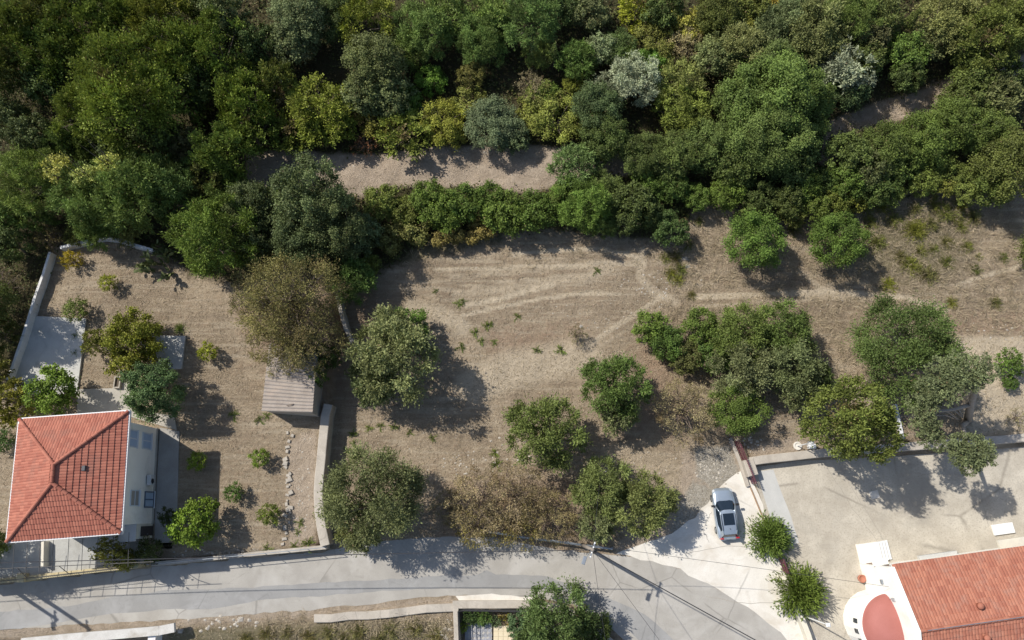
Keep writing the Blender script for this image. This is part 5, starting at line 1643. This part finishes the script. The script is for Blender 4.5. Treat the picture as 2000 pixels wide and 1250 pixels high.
 ('mastic', 1700, 372, 34, "dark leafy shrub at top of grassy slope, left", (.07, .10, .034)),
 ('mastic', 1742, 378, 28, "mid green shrub at top of grassy slope, left of centre", (.09, .12, .036)),
 ('mastic', 1800, 352, 34, "light green shrub at top of grassy slope, centre", (.11, .135, .038)),
 ('mastic', 1840, 362, 26, "yellow-green shrub at top of grassy slope, right of centre", (.125, .14, .04)),
 ('mastic', 1885, 372, 30, "light green shrub at top of grassy slope, right", (.11, .13, .04)),
 ('mastic', 1460, 425, 26, "low green shrub behind left round field tree", (.09, .12, .036)),
 ('mastic', 1545, 425, 28, "olive shrub between the round field trees, upper", (.10, .115, .038)),
 ('mastic', 1590, 400, 32, "green shrub behind gap of the round field trees", (.085, .12, .034)),
 # ---- hedgerow between field and track
 ('mastic', 745, 397, 39, "first hedgerow shrub next to large dark tree", (.10, .13, .04)),
 ('mastic', 790, 412, 33, "yellowish second hedgerow shrub", (.11, .125, .036)),
 ('mastic', 838, 394, 43, "third hedgerow shrub with bright leaves"),
 ('mastic', 868, 415, 44, "fourth hedgerow shrub hanging over field edge"),
 ('mastic', 905, 397, 43, "fifth hedgerow shrub by the track"),
 ('mastic', 955, 392, 37, "sixth hedgerow shrub by the track"),
 ('mastic', 985, 420, 48, "bright hedgerow shrub near middle of field edge", (.08, .122, .032)),
 ('mastic', 1045, 417, 45, "broad bright hedgerow shrub at middle of field edge", (.078, .12, .03)),
 ('mastic', 1100, 387, 35, "hedgerow shrub behind blue-green feathery bush"),
 ('soft', 1140, 400, 54, "soft rounded hedgerow tree with bright crown", (.105, .16, .04)),
 ('soft', 1180, 375, 38, "soft dull green hedgerow tree", (.095, .13, .05)),
 ('soft', 1175, 435, 32, "low soft bush at foot of hedgerow", (.09, .13, .045)),
 ('oak', 1238, 395, 46, "dark hedgerow shrub near right end", (.065, .088, .034)),
 ('oak', 1225, 430, 34, "shaded hedgerow shrub near right end", (.06, .08, .032)),
 ('oak', 1308, 450, 36, "round dark green shrub at right end of hedgerow", (.055, .088, .034)),
 ('oak', 1275, 420, 30, "dark shrub behind round shrub at hedgerow end", DG),
 ('vine', 810, 450, 44, "olive bramble at foot of hedgerow, left", (.10, .10, .04)),
 ('vine', 880, 455, 38, "brownish bramble at foot of hedgerow by field", (.125, .105, .045)),
 ('vine', 760, 470, 40, "shaded bramble at left corner of mown field", (.08, .085, .035)),
 ('vine', 940, 450, 34, "dry bramble at foot of middle hedgerow", (.15, .125, .055)),
 # ---- field and orchard trees
 ('mastic', 1474, 472, 60, "left of two round bright green trees on the grassy slope", (.088, .14, .036), 1.15),
 ('mastic', 1634, 470, 57, "right of two round bright green trees on the grassy slope", (.082, .135, .036), 1.15),
 ('olive', 772, 690, 82, "large grey-green olive tree at left side of mown field"),
 ('olive', 730, 745, 52, "low front bough of olive at left side of mown field", (.115, .14, .075)),
 ('mastic', 800, 640, 42, "bright green sucker tree behind left field olive", (.09, .145, .035)),
 ('olive', 735, 965, 92, "large olive tree between boundary wall and road"),
 ('olive', 705, 1030, 46, "low olive growth hanging over road wall", (.125, .145, .07)),
 ('olive', 1062, 840, 72, "green olive tree in middle of orchard", (.105, .14, .055)),
 ('olive', 1198, 750, 62, "dense green olive right of middle orchard", (.085, .125, .04)),
 ('olive', 1208, 808, 42, "pale grey olive bough below dense green olive", (.155, .175, .10)),
 ('olive', 1172, 950, 56, "left roadside olive beside utility pole", (.115, .145, .065)),
 ('olive', 1258, 985, 60, "right roadside olive near concrete apron", (.125, .15, .07)),
 ('olive', 1165, 1020, 38, "pale low olive bough beside guard rail", (.16, .175, .10)),
 ('mastic', 1270, 640, 36, "bright green bush at left tip of right thicket", (.10, .15, .04)),
 ('mastic', 1305, 672, 38, "dark leafy bush in right thicket next to bright bush", (.065, .11, .032)),
 ('mastic', 1368, 640, 40, "mid green bush at top of right thicket", (.09, .13, .035)),
 ('mastic', 1340, 700, 34, "low olive-brown bush of right thicket", (.085, .09, .04)),
 ('mastic', 1400, 690, 44, "leafy bush in middle of right thicket", (.075, .12, .035)),
 ('olive', 1445, 655, 58, "green olive at top of right thicket", (.10, .14, .05)),
 ('olive', 1525, 655, 56, "dark green olive at top right of right thicket", (.085, .125, .045)),
 ('olive', 1455, 715, 60, "grey olive in centre of right thicket", (.15, .165, .10)),
 ('olive', 1545, 720, 60, "grey-green olive at right side of right thicket", (.135, .155, .085)),
 ('olive', 1550, 765, 40, "low pale olive at bottom of right thicket", (.15, .165, .095)),
 ('olive', 1590, 740, 36, "dark olive branch at right edge of right thicket", (.09, .12, .05)),
 ('mastic', 1438, 800, 56, "bright leafy tree at bottom of right thicket beside brown shrub", (.095, .135, .038)),
 ('thicket', 1335, 800, 66, "tall brown shrub between orchard olive and right thicket", (.21, .175, .09), 1.3),
 ('thicket', 935, 985, 70, "brown roadside thicket, left part beside large olive", (.20, .16, .085), 1.2),
 ('thicket', 1010, 970, 72, "brown roadside thicket, middle part", (.21, .165, .09), 1.1),
 ('thicket', 1070, 1005, 60, "brown roadside thicket, right part behind guard rail", (.19, .155, .07), 1.2),
 ('thicket', 930, 1030, 46, "yellow-brown shrub leaning over road edge", (.19, .16, .05), 1.2),
 ('thicket', 1010, 1030, 46, "yellow-brown shrub behind left end of guard rail", (.19, .16, .05), 1.2),
 ('thicket', 880, 990, 36, "low brown shrub beside large roadside olive", (.15, .125, .06), 1.0),
 ('juniper', 1655, 825, 78, "bushy yellow-green tree overhanging car park wall", (.092, .118, .04), 1.7),
 ('olive', 1768, 686, 94, "large dark green round tree above car park", (.080, .122, .048), .95),
 ('carob', 1968, 708, 27, "small bright green tree at right edge above car park", (.075, .125, .035)),
 ('carob', 1972, 748, 16, "small green bush at right edge below bright tree", (.065, .11, .03)),
 ('thicket', 1985, 815, 20, "sparse yellowish shrub at right edge beside wall", (.17, .15, .07)),
 # ---- garden
 ('dry', 575, 585, 104, "large brown half-bare tree beside the shed", (.175, .155, .055), 1.15),
 ('dry', 510, 590, 62, "left spreading part of brown half-bare tree group", (.155, .135, .06), 1.1),
 ('dry', 555, 672, 62, "lower left bough tree of brown group above shed roof", (.17, .15, .055), 1.3),
 ('dry', 600, 655, 78, "lower brown tree over shed roof", (.165, .14, .055), 1.35),
 ('mastic', 618, 735, 24, "green ivy mound at right edge of shed roof", (.07, .115, .028), 1.6),
 ('mastic', 640, 700, 28, "dark ivy behind the shed roof", (.05, .08, .025), 1.5),
 ('vine', 268, 650, 60, "yellow-green vine over garden arbour", (.165, .17, .03), 1.5),
 ('vine', 262, 695, 52, "lower yellow-green vine over garden arbour", (.16, .165, .03), 1.5),
 ('juniper', 190, 670, 28, "round clipped olive-green bush between slab and vine", (.11, .12, .03)),
 ('carob', 303, 766, 58, "dense dark bluish tree at corner of red-roofed house", (.068, .105, .05), 1.15),
 ('citrus', 108, 765, 50, "leafy citrus tree with pale fruit above red roof", (.105, .165, .03)),
 ('elm', 25, 790, 46, "yellow-brown tree at left edge above red roof", (.155, .135, .03)),
 ('mastic', 5, 860, 24, "dark green shrub at left edge beside red roof", (.05, .085, .03)),
 ('citrus', 406, 687, 20, "small bright yellow-green round tree in garden", (.22, .25, .03)),
 ('citrus', 211, 552, 18, "small yellow-green sapling in upper garden", (.19, .22, .03)),
 ('vine', 140, 508, 21, "small golden yellow bush near white wall", (.30, .24, .03), 1.6),
 ('citrus', 385, 901, 20, "small bright sapling in house shadow", (.16, .22, .03)),
 ('citrus', 507, 894, 20, "small citrus sapling left of stone row, upper", (.13, .19, .03)),
 ('citrus', 457, 962, 20, "small dark citrus sapling in middle of lower garden", (.06, .11, .028)),
 ('citrus', 526, 1005, 23, "small citrus sapling left of stone row, lower", (.11, .14, .03)),
 ('citrus', 383, 1020, 47, "large bright citrus tree near house steps", (.125, .195, .03)),
 ('mastic', 150, 605, 25, "low green bush above garden slab", (.10, .125, .04)),
 ('weed', 148, 655, 16, "leafy weed growing over right edge of garden slab, upper", (.10, .14, .05)),
 ('weed', 145, 686, 15, "leafy weed growing over right edge of garden slab, lower", (.10, .14, .05)),
 ('thicket', 100, 466, 28, "round brown bush at top of white wall", (.13, .105, .045), 1.5),
 ('mastic', 150, 460, 22, "olive-green bush behind crumbling white wall, left", (.105, .115, .035)),
 ('mastic', 250, 458, 27, "yellowish green bush on crumbling white wall", (.14, .15, .06)),
 ('vine', 225, 1075, 30, "sparse vine hanging on terrace pergola", (.13, .125, .03), 3.4),
 ('vine', 250, 1095, 22, "lower vine on terrace railing", (.14, .14, .035), 3.0),
 ('mastic', 292, 1075, 26, "dark shrub beside house steps", (.045, .06, .022), 1.3),
 ('thicket', 5, 555, 46, "brownish shrub left of white wall, upper", (.10, .08, .045)),
 ('elm', -8, 655, 40, "shaded shrub left of white wall, middle", (.085, .085, .03)),
 ('elm', -18, 725, 36, "olive-brown shrub left of white wall, lower", (.13, .115, .03)),
 ('oak', 330, 1010, 18, "dark climbing plant on house wall by the path", (.035, .05, .022), 1.8),
 ('oak', 2060, 480, 60, "tall tree just beyond right edge shading the slope", (.08, .10, .034)),
 ('oak', -60, 1065, 60, "tree just beyond left edge shading terrace and road", (.07, .10, .034), 1.4),
 ('oak', -45, 600, 60, "tree just beyond left edge shading garden slab", (.07, .09, .034), 1.6),
 # ---- bottom
 ('olive', 1080, 1215, 72, "large green tree in yard at bottom centre", (.085, .125, .052), 1.3),
 ('olive', 1150, 1235, 44, "right bough tree of bottom centre yard", (.09, .13, .05), 1.3),
 ('carob', 1022, 1225, 36, "bluish shrub left of bottom centre tree", (.06, .10, .06), 1.2),
 ('mastic', 918, 1205, 18, "dark plant in corner of bottom yard", (.045, .075, .03)),
 ('mastic', 945, 1205, 18, "leafy green plant along bottom yard wall", (.07, .12, .035)),
 ('citrus', 905, 1226, 10, "small yellow-green plant beside slate patio", (.16, .21, .03)),
 ('vine', 985, 1206, 14, "yellowish plant along bottom yard wall", (.18, .15, .03)),
 ('mastic', 968, 1214, 12, "small grey-green plant beside slate patio", (.09, .12, .07)),
 ('mastic', 1180, 1205, 12, "small shrub by road right of bottom tree", (.07, .10, .04)),
 # ---- feathery trees by the apron
 ('feather', 1508, 1050, 43, "upper of two young feathery bright green trees beside apron", (.115, .165, .045), 1.3),
 ('feather', 1568, 1157, 52, "lower of two young feathery bright green trees beside apron", (.105, .155, .042), 1.25),
]
TALL = ('elm', 'oak', 'holm', 'soft', 'carob', 'olive', 'silver', 'juniper')
for row in T:
    kind, px, py, r = row[:4]
    plant(kind, px, py, r, row[4], row[5] if len(row) > 5 else None, row[6] if len(row) > 6 else ((.72 if 190 < py < 300 and 560 < px < 1060 else 1.05 if 1630 < px < 1800 and 90 < py < 300 else 1.4 if px < 560 else 1.0) if py < 330 and kind in TALL else (1.25 if px < 760 else 1.0) if py < 520 and kind in TALL else 1.12 if kind in ('olive', 'oak', 'holm') else 1.0), lift=row[7] if len(row) > 7 else 0.0)

# shrubs on the right-hand slope and small plants in the field
slope = [(1690, 388, 26), (1665, 400, 18), (1725, 398, 20), (1790, 405, 16), (1825, 395, 18), (1850, 412, 22), (1880, 400, 18), (1905, 420, 20), (1700, 430, 16), (1745, 425, 18), (1790, 445, 24),
         (1820, 435, 20), (1870, 425, 14), (1715, 470, 20), (1690, 455, 14), (1760, 500, 16), (1800, 490, 14), (1825, 485, 12), (1780, 515, 20), (1815, 535, 22), (1795, 525, 14), (1850, 510, 16), (1735, 553, 18),
         (1850, 470, 13), (1890, 480, 14), (1908, 525, 13), (1912, 500, 8), (1945, 590, 16), (1880, 440, 16), (1655, 420, 16), (1640, 395, 20), (1560, 430, 14), (1550, 445, 16), (1960, 500, 12), (1860, 590, 14),
         (1320, 500, 18), (1330, 525, 16), (1345, 475, 14), (1325, 545, 14), (1350, 575, 12), (1300, 500, 12), (1365, 430, 12), (1310, 530, 14)]
skey = lambda t: 0 if t[0] > 1600 else 1 if t[0] < 1400 else 2
sord = place_words(slope, skey)
for i, (a, b, r) in enumerate(slope):
    ow = sord[(a, b, r)]
    c = [(.12, .135, .04), (.10, .12, .038), (.15, .16, .035), (.115, .115, .05)][i % 4]
    lab = "small yellow-green shrub on right grassy slope, %s from the left" % ow if a > 1600 else ("small dry green shrub at right edge of mown field, %s from the left" % ow if a < 1400 else "small yellow-green shrub between the two round trees, %s from the left" % ow)
    if (a, b) == (1735, 553): lab, c = "bright yellow-green shrub in shade of right round tree", (.17, .19, .025)
    plant('broom', a, b, r * 1.2, lab, c, .8, "small shrubs of the slope")
weeds = [(895, 592, 9), (905, 588, 7), (950, 635, 9), (957, 633, 7), (1010, 618, 8), (1050, 682, 9), (1095, 682, 11), (1165, 528, 8), (928, 648, 9), (900, 677, 9), (850, 567, 6), (940, 665, 8), (965, 668, 7),
         (845, 855, 8), (966, 884, 9), (969, 907, 11), (770, 832, 9), (742, 832, 8), (720, 835, 8), (800, 845, 7), (690, 845, 9), (678, 880, 8), (690, 865, 7), (455, 810, 10), (505, 820, 9), (520, 812, 8),
         (585, 1020, 9), (600, 1062, 12), (575, 1065, 8), (580, 1040, 7), (350, 640, 12), (520, 1072, 9), (1260, 1040, 8)]
wkey = lambda t: 650 < t[0] < 1250
word = place_words(weeds, wkey)
for a, b, r in weeds:
    r0_, r = r, r * 1.3
    plant('weed', a, b, r, ("small green weed tuft in mown field, %s from the left" if 650 < a < 1250 else "small green weed tuft at garden or road edge, %s from the left") % word[(a, b, r0_)], (.105, .15, .035), .9, "weed tufts")
plant('thicket', 1128, 655, 22, "round brownish bush in middle of mown field", (.11, .105, .045), 1.2)
bank = [(640, 1238, 24), (600, 1245, 22), (700, 1235, 26), (760, 1232, 24), (520, 1240, 22), (560, 1235, 18), (810, 1228, 22), (850, 1240, 24), (480, 1247, 18), (740, 1250, 24), (670, 1250, 22)]
bord = place_words(bank, lambda t: 0)
for a, b, r in bank:
    plant('broom', a, b, r, "dry olive-green scrub on bank below the road, %s from the left" % bord[(a, b, r)], (.15, .14, .07), .8, "scrub on the bank")

# ---- windswept cypress above the car park: bare leaning trunk, flat pads of foliage
wb = G(1893, 822, 0)
ws_ = empty("windswept_tree", wb); prop(ws_, "windswept tree with bare leaning trunk and flat foliage pads above car park", "tree")
def rel(px, py, dz): return G(px, py, z=wb.z + dz * 1.7) - wb
mb = MB()
t0, t1, t2 = Vector((0, 0, -.2)), rel(1896, 790, 2.0), rel(1908, 752, 4.0)
mb.tube([t0, t1, t2, rel(1930, 735, 4.8)], [.34, .28, .2, .1], 8)
mb.tube([t2, rel(1870, 745, 4.6), rel(1820, 760, 4.6)], [.17, .12, .05], 6)
mb.tube([t1, rel(1860, 800, 2.6), rel(1815, 805, 3.4), rel(1800, 830, 3.4)], [.2, .14, .09, .04], 6)
mb.tube([t0 + Vector((-.3, -.1, .3)), rel(1878, 832, 1.5), rel(1886, 858, 3.2), rel(1892, 878, 4.0)], [.26, .22, .17, .08], 7)
for (a, b) in [((1880, 815), (1840, 790)), ((1872, 820), (1835, 800)), ((1868, 818), (1825, 812)), ((1876, 808), (1850, 775)), ((1880, 812), (1860, 790))]:
    mb.tube([rel(*a, 1.2), rel((a[0] + b[0]) / 2, (a[1] + b[1]) / 2 - 4, 2.2), rel(*b, 2.6)], [.07, .05, .02], 5)
mb.build("trunk", surf("grey_bark", (.30, .26, .22), (.38, .34, .29), (.2, .17, .14), 4, 25, .9, .4), ws_, smooth=True)
pads = [(1840, 735, 34, 4.7), (1880, 725, 32, 5.0), (1915, 722, 28, 5.1), (1850, 755, 30, 4.6), (1815, 765, 28, 4.4), (1800, 795, 26, 4.0), (1805, 830, 26, 3.7), (1820, 855, 24, 3.4), (1890, 885, 34, 4.2), (1870, 880, 26, 4.0),
        (1915, 880, 28, 4.2), (1895, 905, 22, 3.9), (1900, 745, 20, 4.8)]
for i, (a, b, r, dz) in enumerate(pads):
    p = rel(a, b, dz); Rm = r * depth(p + wb) / FPX
    cm, tm, z_ = proto('juniper', 'b', i % 2)
    Rm *= 1.2; o = link("crown", cm, None, ws_, p - Vector((0, 0, .55 * Rm))); s = Rm / NOM['b']
    o.scale = (s, s, s * .62); o.rotation_euler = (0, 0, i * 1.3); f = trg.uniform(1.2, 1.5); o.color = (.115 * f, .135 * f, .062 * f, 1)

# ---- prickly pear at the garden corner
pc = empty("prickly_pear", G(320, 505, 0)); prop(pc, "prickly pear cactus with flat pads at back corner of garden", "cactus")
pad = MB()
for side in (1, -1):
    n0 = len(pad.v)
    pad.v.append((0, side * .05, .22))
    for k in range(12):
        t = 2 * math.pi * k / 12; pad.v.append((math.sin(t) * .15 * (1 - .25 * math.cos(t) * -1), 0, .22 - math.cos(t) * .22))
    for k in range(12):
        f = (n0, n0 + 1 + k, n0 + 1 + (k + 1) % 12); pad.f.append(f if side < 0 else f[::-1])
pad_me = pad.mesh("pad", True)
PAD = surf("cactus_skin", (.10, .135, .045), (.15, .17, .07), (.20, .19, .08), 3, 20, .6, .1)
rg = random.Random(9)
tips = [(Vector((rg.uniform(-1.3, 1.3), rg.uniform(-1.6, 1.2), 0)), Vector((0, 0, 1))) for _ in range(12)]
for lev in range(4):
    nxt = []
    for (p, d) in tips:
        for _ in range(2 if lev < 3 else 1):
            d2 = (d + Vector((rg.uniform(-.8, .8), rg.uniform(-.8, .8), rg.uniform(-.1, .4)))).normalized(); s = rg.uniform(.9, 1.4)
            o = link("pad", pad_me, PAD, pc, p); q = d2.to_track_quat('Z', 'Y') @ Vector((0, 0, 0, )).to_track_quat('Z', 'Y') if False else d2.to_track_quat('Z', 'Y')
            o.rotation_euler = (q.to_matrix() @ Matrix.Rotation(rg.uniform(0, 3.14), 3, 'Z')).to_euler(); o.scale = (s, s, s)
            if rg.random() < .62: nxt.append((p + d2 * .42 * s, d2))
    tips = nxt[:34]

# ------------------------------------------------------------------ dry grass, undergrowth, stones (uncountable cover)
gr_ = np.random.default_rng(21)
roadW = [poly for poly in (GP(road_px, z=0), GP(apron_px, z=0), GP(park_px, z=0))]
def open_mask(x, y):
    m = np.ones(len(x), bool)
    for P in roadW: m &= poly_sd(P, x, y) < -.25
    return m
def in_box(x, y, cx, cy, hx, hy, rz):
    dx, dy = x - cx, y - cy; c, s = math.cos(rz), math.sin(rz)
    return (abs(dx * c + dy * s) < hx) & (abs(-dx * s + dy * c) < hy)
def zone_at(arr, x, y):
    i = np.clip(np.searchsorted(xs, x) - 1, 0, len(xs) - 2); j = np.clip(np.searchsorted(ys_, y) - 1, 0, len(ys_) - 2)
    return arr[j, i]
slab_W = GP([(66, 617), (168, 622), (155, 728), (150, 770), (30, 770), (24, 745)]); pathW = GP([(312, 835), (350, 842), (345, 1030), (330, 1060), (302, 1060)])
def keep(x, y):
    m = open_mask(x, y)
    m &= ~in_box(x, y, house.location.x, house.location.y, hw, hd, hrot)
    m &= ~((x < -29.8) & (y < 0))
    m &= poly_sd(slab_W, x, y) < 0
    m &= poly_sd(pathW, x, y) < 0
    m &= abs(x + 15.8) > .55
    m &= abs(y - garden_edge_y(x)) > .3
    m &= ~((x > 18) & (abs(y - carpark_edge_y(x) - .1) < .55))
    m &= ~((x > -4.9) & (x < 12) & (y < -6.8))
    return m
def scatter(N, x0, x1, y0, y1):
    return gr_.uniform(x0, x1, N), gr_.uniform(y0, y1, N)
# short straw lying on the open ground
def straw_mesh(N, mask_fn, L, W, up, cols, name, label, cat, clump=1, spread=.1):
    x, y = scatter(N, -46, 46, -12, 52)
    m = keep(x, y); x, y = x[m], y[m]
    m = mask_fn(x, y); x, y = x[m], y[m]
    if clump > 1:
        x = np.repeat(x, clump) + gr_.normal(0, spread, len(x) * clump); y = np.repeat(y, clump) + gr_.normal(0, spread, len(y) * clump)
    z = terr(x, y); n = len(x)
    az = gr_.uniform(0, 6.283, n) if clump == 1 else np.repeat(gr_.uniform(0, 6.283, n // clump), clump) + gr_.normal(0, .55, n); el = np.abs(gr_.normal(up, .25, n))
    ax = np.stack([np.cos(az) * np.cos(el), np.sin(az) * np.cos(el), np.sin(el)], -1)
    nrm = unit(gr_.normal(size=(n, 3)) * .5 + np.array([0, 0, 1.]))
    sz = gr_.uniform(.6, 1.5, n)
    v, q = leaf_quads(np.stack([x, y, z - .01], -1), ax, nrm, L * sz, W * sz)
    c = np.array(cols)[gr_.integers(0, len(cols), n)]
    t = np.stack([np.clip(gr_.normal(.5, .12, n), .15, .95), c[:, 0], c[:, 1], np.ones(n)], -1)
    me_ = np_mesh(name, v, q, np.repeat(t, 4, 0))
    o = link(name, me_, STRAW); o.color = (.40, .33, .23, 1)
    prop(o, label, cat, kind="stuff"); return o
straw_mesh(190000, lambda x, y: (zone_at(forest, x, y) < .4) & (gr_.random(len(x)) > zone_at(dirt, x, y) * .9) & (gr_.random(len(x)) > zone_at(rocky, x, y) * .9), .22, .032, .25,
           [(0, 0), (0, .1), (.1, .3), (0, .5)], "dry_grass", "short dry straw grass covering the open ground", "grass")
def tall_mask(x, y):
    east = sstep(12, 15, x) * sstep(8.5, 11, y)
    bank = sstep(-8.0, -8.6, y) * (x > -20) * (x < -4.5)
    edge = np.exp(-((y - 22.5 - .0 * x) / 1.5) ** 2) * (x > -11) * (x < 14) * .25
    return (gr_.random(len(x)) < np.maximum(np.maximum(east * .8, bank * 1.0), edge)) & (zone_at(forest, x, y) < .55) & (zone_at(straw, x, y) < .5)
straw_mesh(56000, tall_mask, .5, .022, .5, [(0, 0), (0, .05), (.1, .2), (.05, .1), (.3, .0)], "tall_dry_grass", "tall tangled dry grass on the right slope and road bank", "grass", 9, .14)
# leafy undergrowth on the forest floor
x, y = scatter(52000, -50, 50, 5, 58)
m = (zone_at(forest, x, y) > .5) & keep(x, y); x, y = x[m], y[m]
nz = np.sin(x * .9 + 2 * np.sin(y * .5)) * np.sin(y * 1.1 + x * .3)
m = gr_.random(len(x)) < .55 + .45 * nz; x, y = x[m], y[m]
kk = 5
cx = np.repeat(x, kk) + gr_.normal(0, .22, len(x) * kk); cy = np.repeat(y, kk) + gr_.normal(0, .22, len(y) * kk)
n = len(cx); z = terr(cx, cy) + np.abs(gr_.normal(.15, .22, n))
nrm = unit(gr_.normal(size=(n, 3)) * .6 + np.array([0, 0, 1.])); ax = np.cross(nrm, gr_.normal(size=(n, 3)))
v, q = leaf_quads(np.stack([cx, cy, z], -1), ax, nrm, gr_.uniform(.16, .34, n), gr_.uniform(.09, .18, n))
pt_ = np.repeat(gr_.normal(.45, .12, len(x)), kk); py_ = np.repeat(np.clip(gr_.normal(.25, .35, len(x)), 0, 1), kk); pd_ = np.repeat((gr_.random(len(x)) < .18) * .7, kk)
t = np.stack([np.clip(pt_ + gr_.normal(0, .06, n), .15, .9), py_, pd_, np.ones(n)], -1)
o = link("undergrowth", np_mesh("undergrowth", v, q, np.repeat(t, 4, 0)), LEAF); o.color = (.085, .10, .032, 1)
prop(o, "low leafy undergrowth and brambles on the forest floor", "undergrowth", kind="stuff")
# fallen pale stones
ico = [(0, 0, 1), (.9, 0, .4), (.28, .85, .4), (-.72, .53, .4), (-.72, -.53, .4), (.28, -.85, .4)]
icf = [(0, 1, 2), (0, 2, 3), (0, 3, 4), (0, 4, 5), (0, 5, 1)]
mb = MB(); rg = random.Random(31)
def add_stone(p, s):
    rz = rg.uniform(0, 6.28); pts = []
    for (a, b, c) in ico:
        a, b, c = a * rg.uniform(.7, 1.3), b * rg.uniform(.7, 1.3), c * rg.uniform(.7, 1.2)
        pts.append((p.x + s * (a * math.cos(rz) - b * math.sin(rz)), p.y + s * .8 * (a * math.sin(rz) + b * math.cos(rz)), p.z + s * .6 * c - s * .15))
    b0 = [(q[0], q[1], p.z - .1) for q in pts[1:]]
    mb.add(pts + b0, icf + [(1 + k, 6 + k, 6 + (k + 1) % 5, 1 + (k + 1) % 5) for k in range(5)])
zones = [((1290, 560), (60, 40), 60, .09), ((1000, 890), (60, 30), 40, .10), ((900, 905), (50, 25), 45, .08), ((1180, 650), (120, 60), 40, .06), ((1400, 910), (45, 40), 90, .10), ((590, 970), (28, 90), 80, .08),
         ((430, 1218), (90, 14), 40, .14), ((870, 1230), (20, 20), 30, .14), ((1700, 760), (60, 50), 40, .07), ((1950, 650), (60, 20), 25, .10), ((1280, 950), (70, 60), 50, .07), ((1100, 600), (250, 120), 60, .06),
         ((1460, 868), (25, 18), 40, .13), ((1500, 600), (250, 30), 40, .06), ((900, 330), (150, 25), 30, .07), ((450, 1080), (110, 8), 60, .08), ((780, 880), (120, 60), 40, .05), ((950, 290), (40, 12), 12, .12)]
for (c, s, nn, sz) in zones:
    for _ in range(nn):
        if rg.random() < .35: continue
        p = G(c[0] + rg.gauss(0, .5) * s[0], c[1] + rg.gauss(0, .5) * s[1], 0); add_stone(p, sz * rg.uniform(.5, 1.5))
o = mb.build("scattered_stones", surf("pale_stone", (.40, .36, .30), (.48, .44, .375), (.28, .25, .205), 2, 14)); prop(o, "pale limestone stones scattered over dry ground", "stones", kind="stuff")
# larger single rocks
for (a, b, s, lab) in [(469, 1209, .34, "largest pale rock on bank below the road"), (487, 1211, .24, "second pale rock on bank below the road beside the largest"), (352, 1232, .3, "grey rock at end of white parapet"),
                       (1337, 505, .34, "pale flat rock at right edge of mown field, upper"), (1342, 520, .32, "pale flat rock at right edge of mown field, lower"), (1135, 637, .2, "pale rock behind round brownish bush in mown field"),
                       (891, 291, .26, "white rock on bank above dirt track")]:
    mb = MB(); add_stone(Vector((0, 0, 0)), s); p = G(a, b, 0)
    o = mb.build("rock", STONE, None, p); prop(o, lab, "rock")
print("objects", len(bpy.data.objects), "tris", sum(sum(len(f.vertices) - 2 for f in me.polygons) if len(me.polygons) < 2000 else len(me.polygons) * 2 for me in bpy.data.meshes))
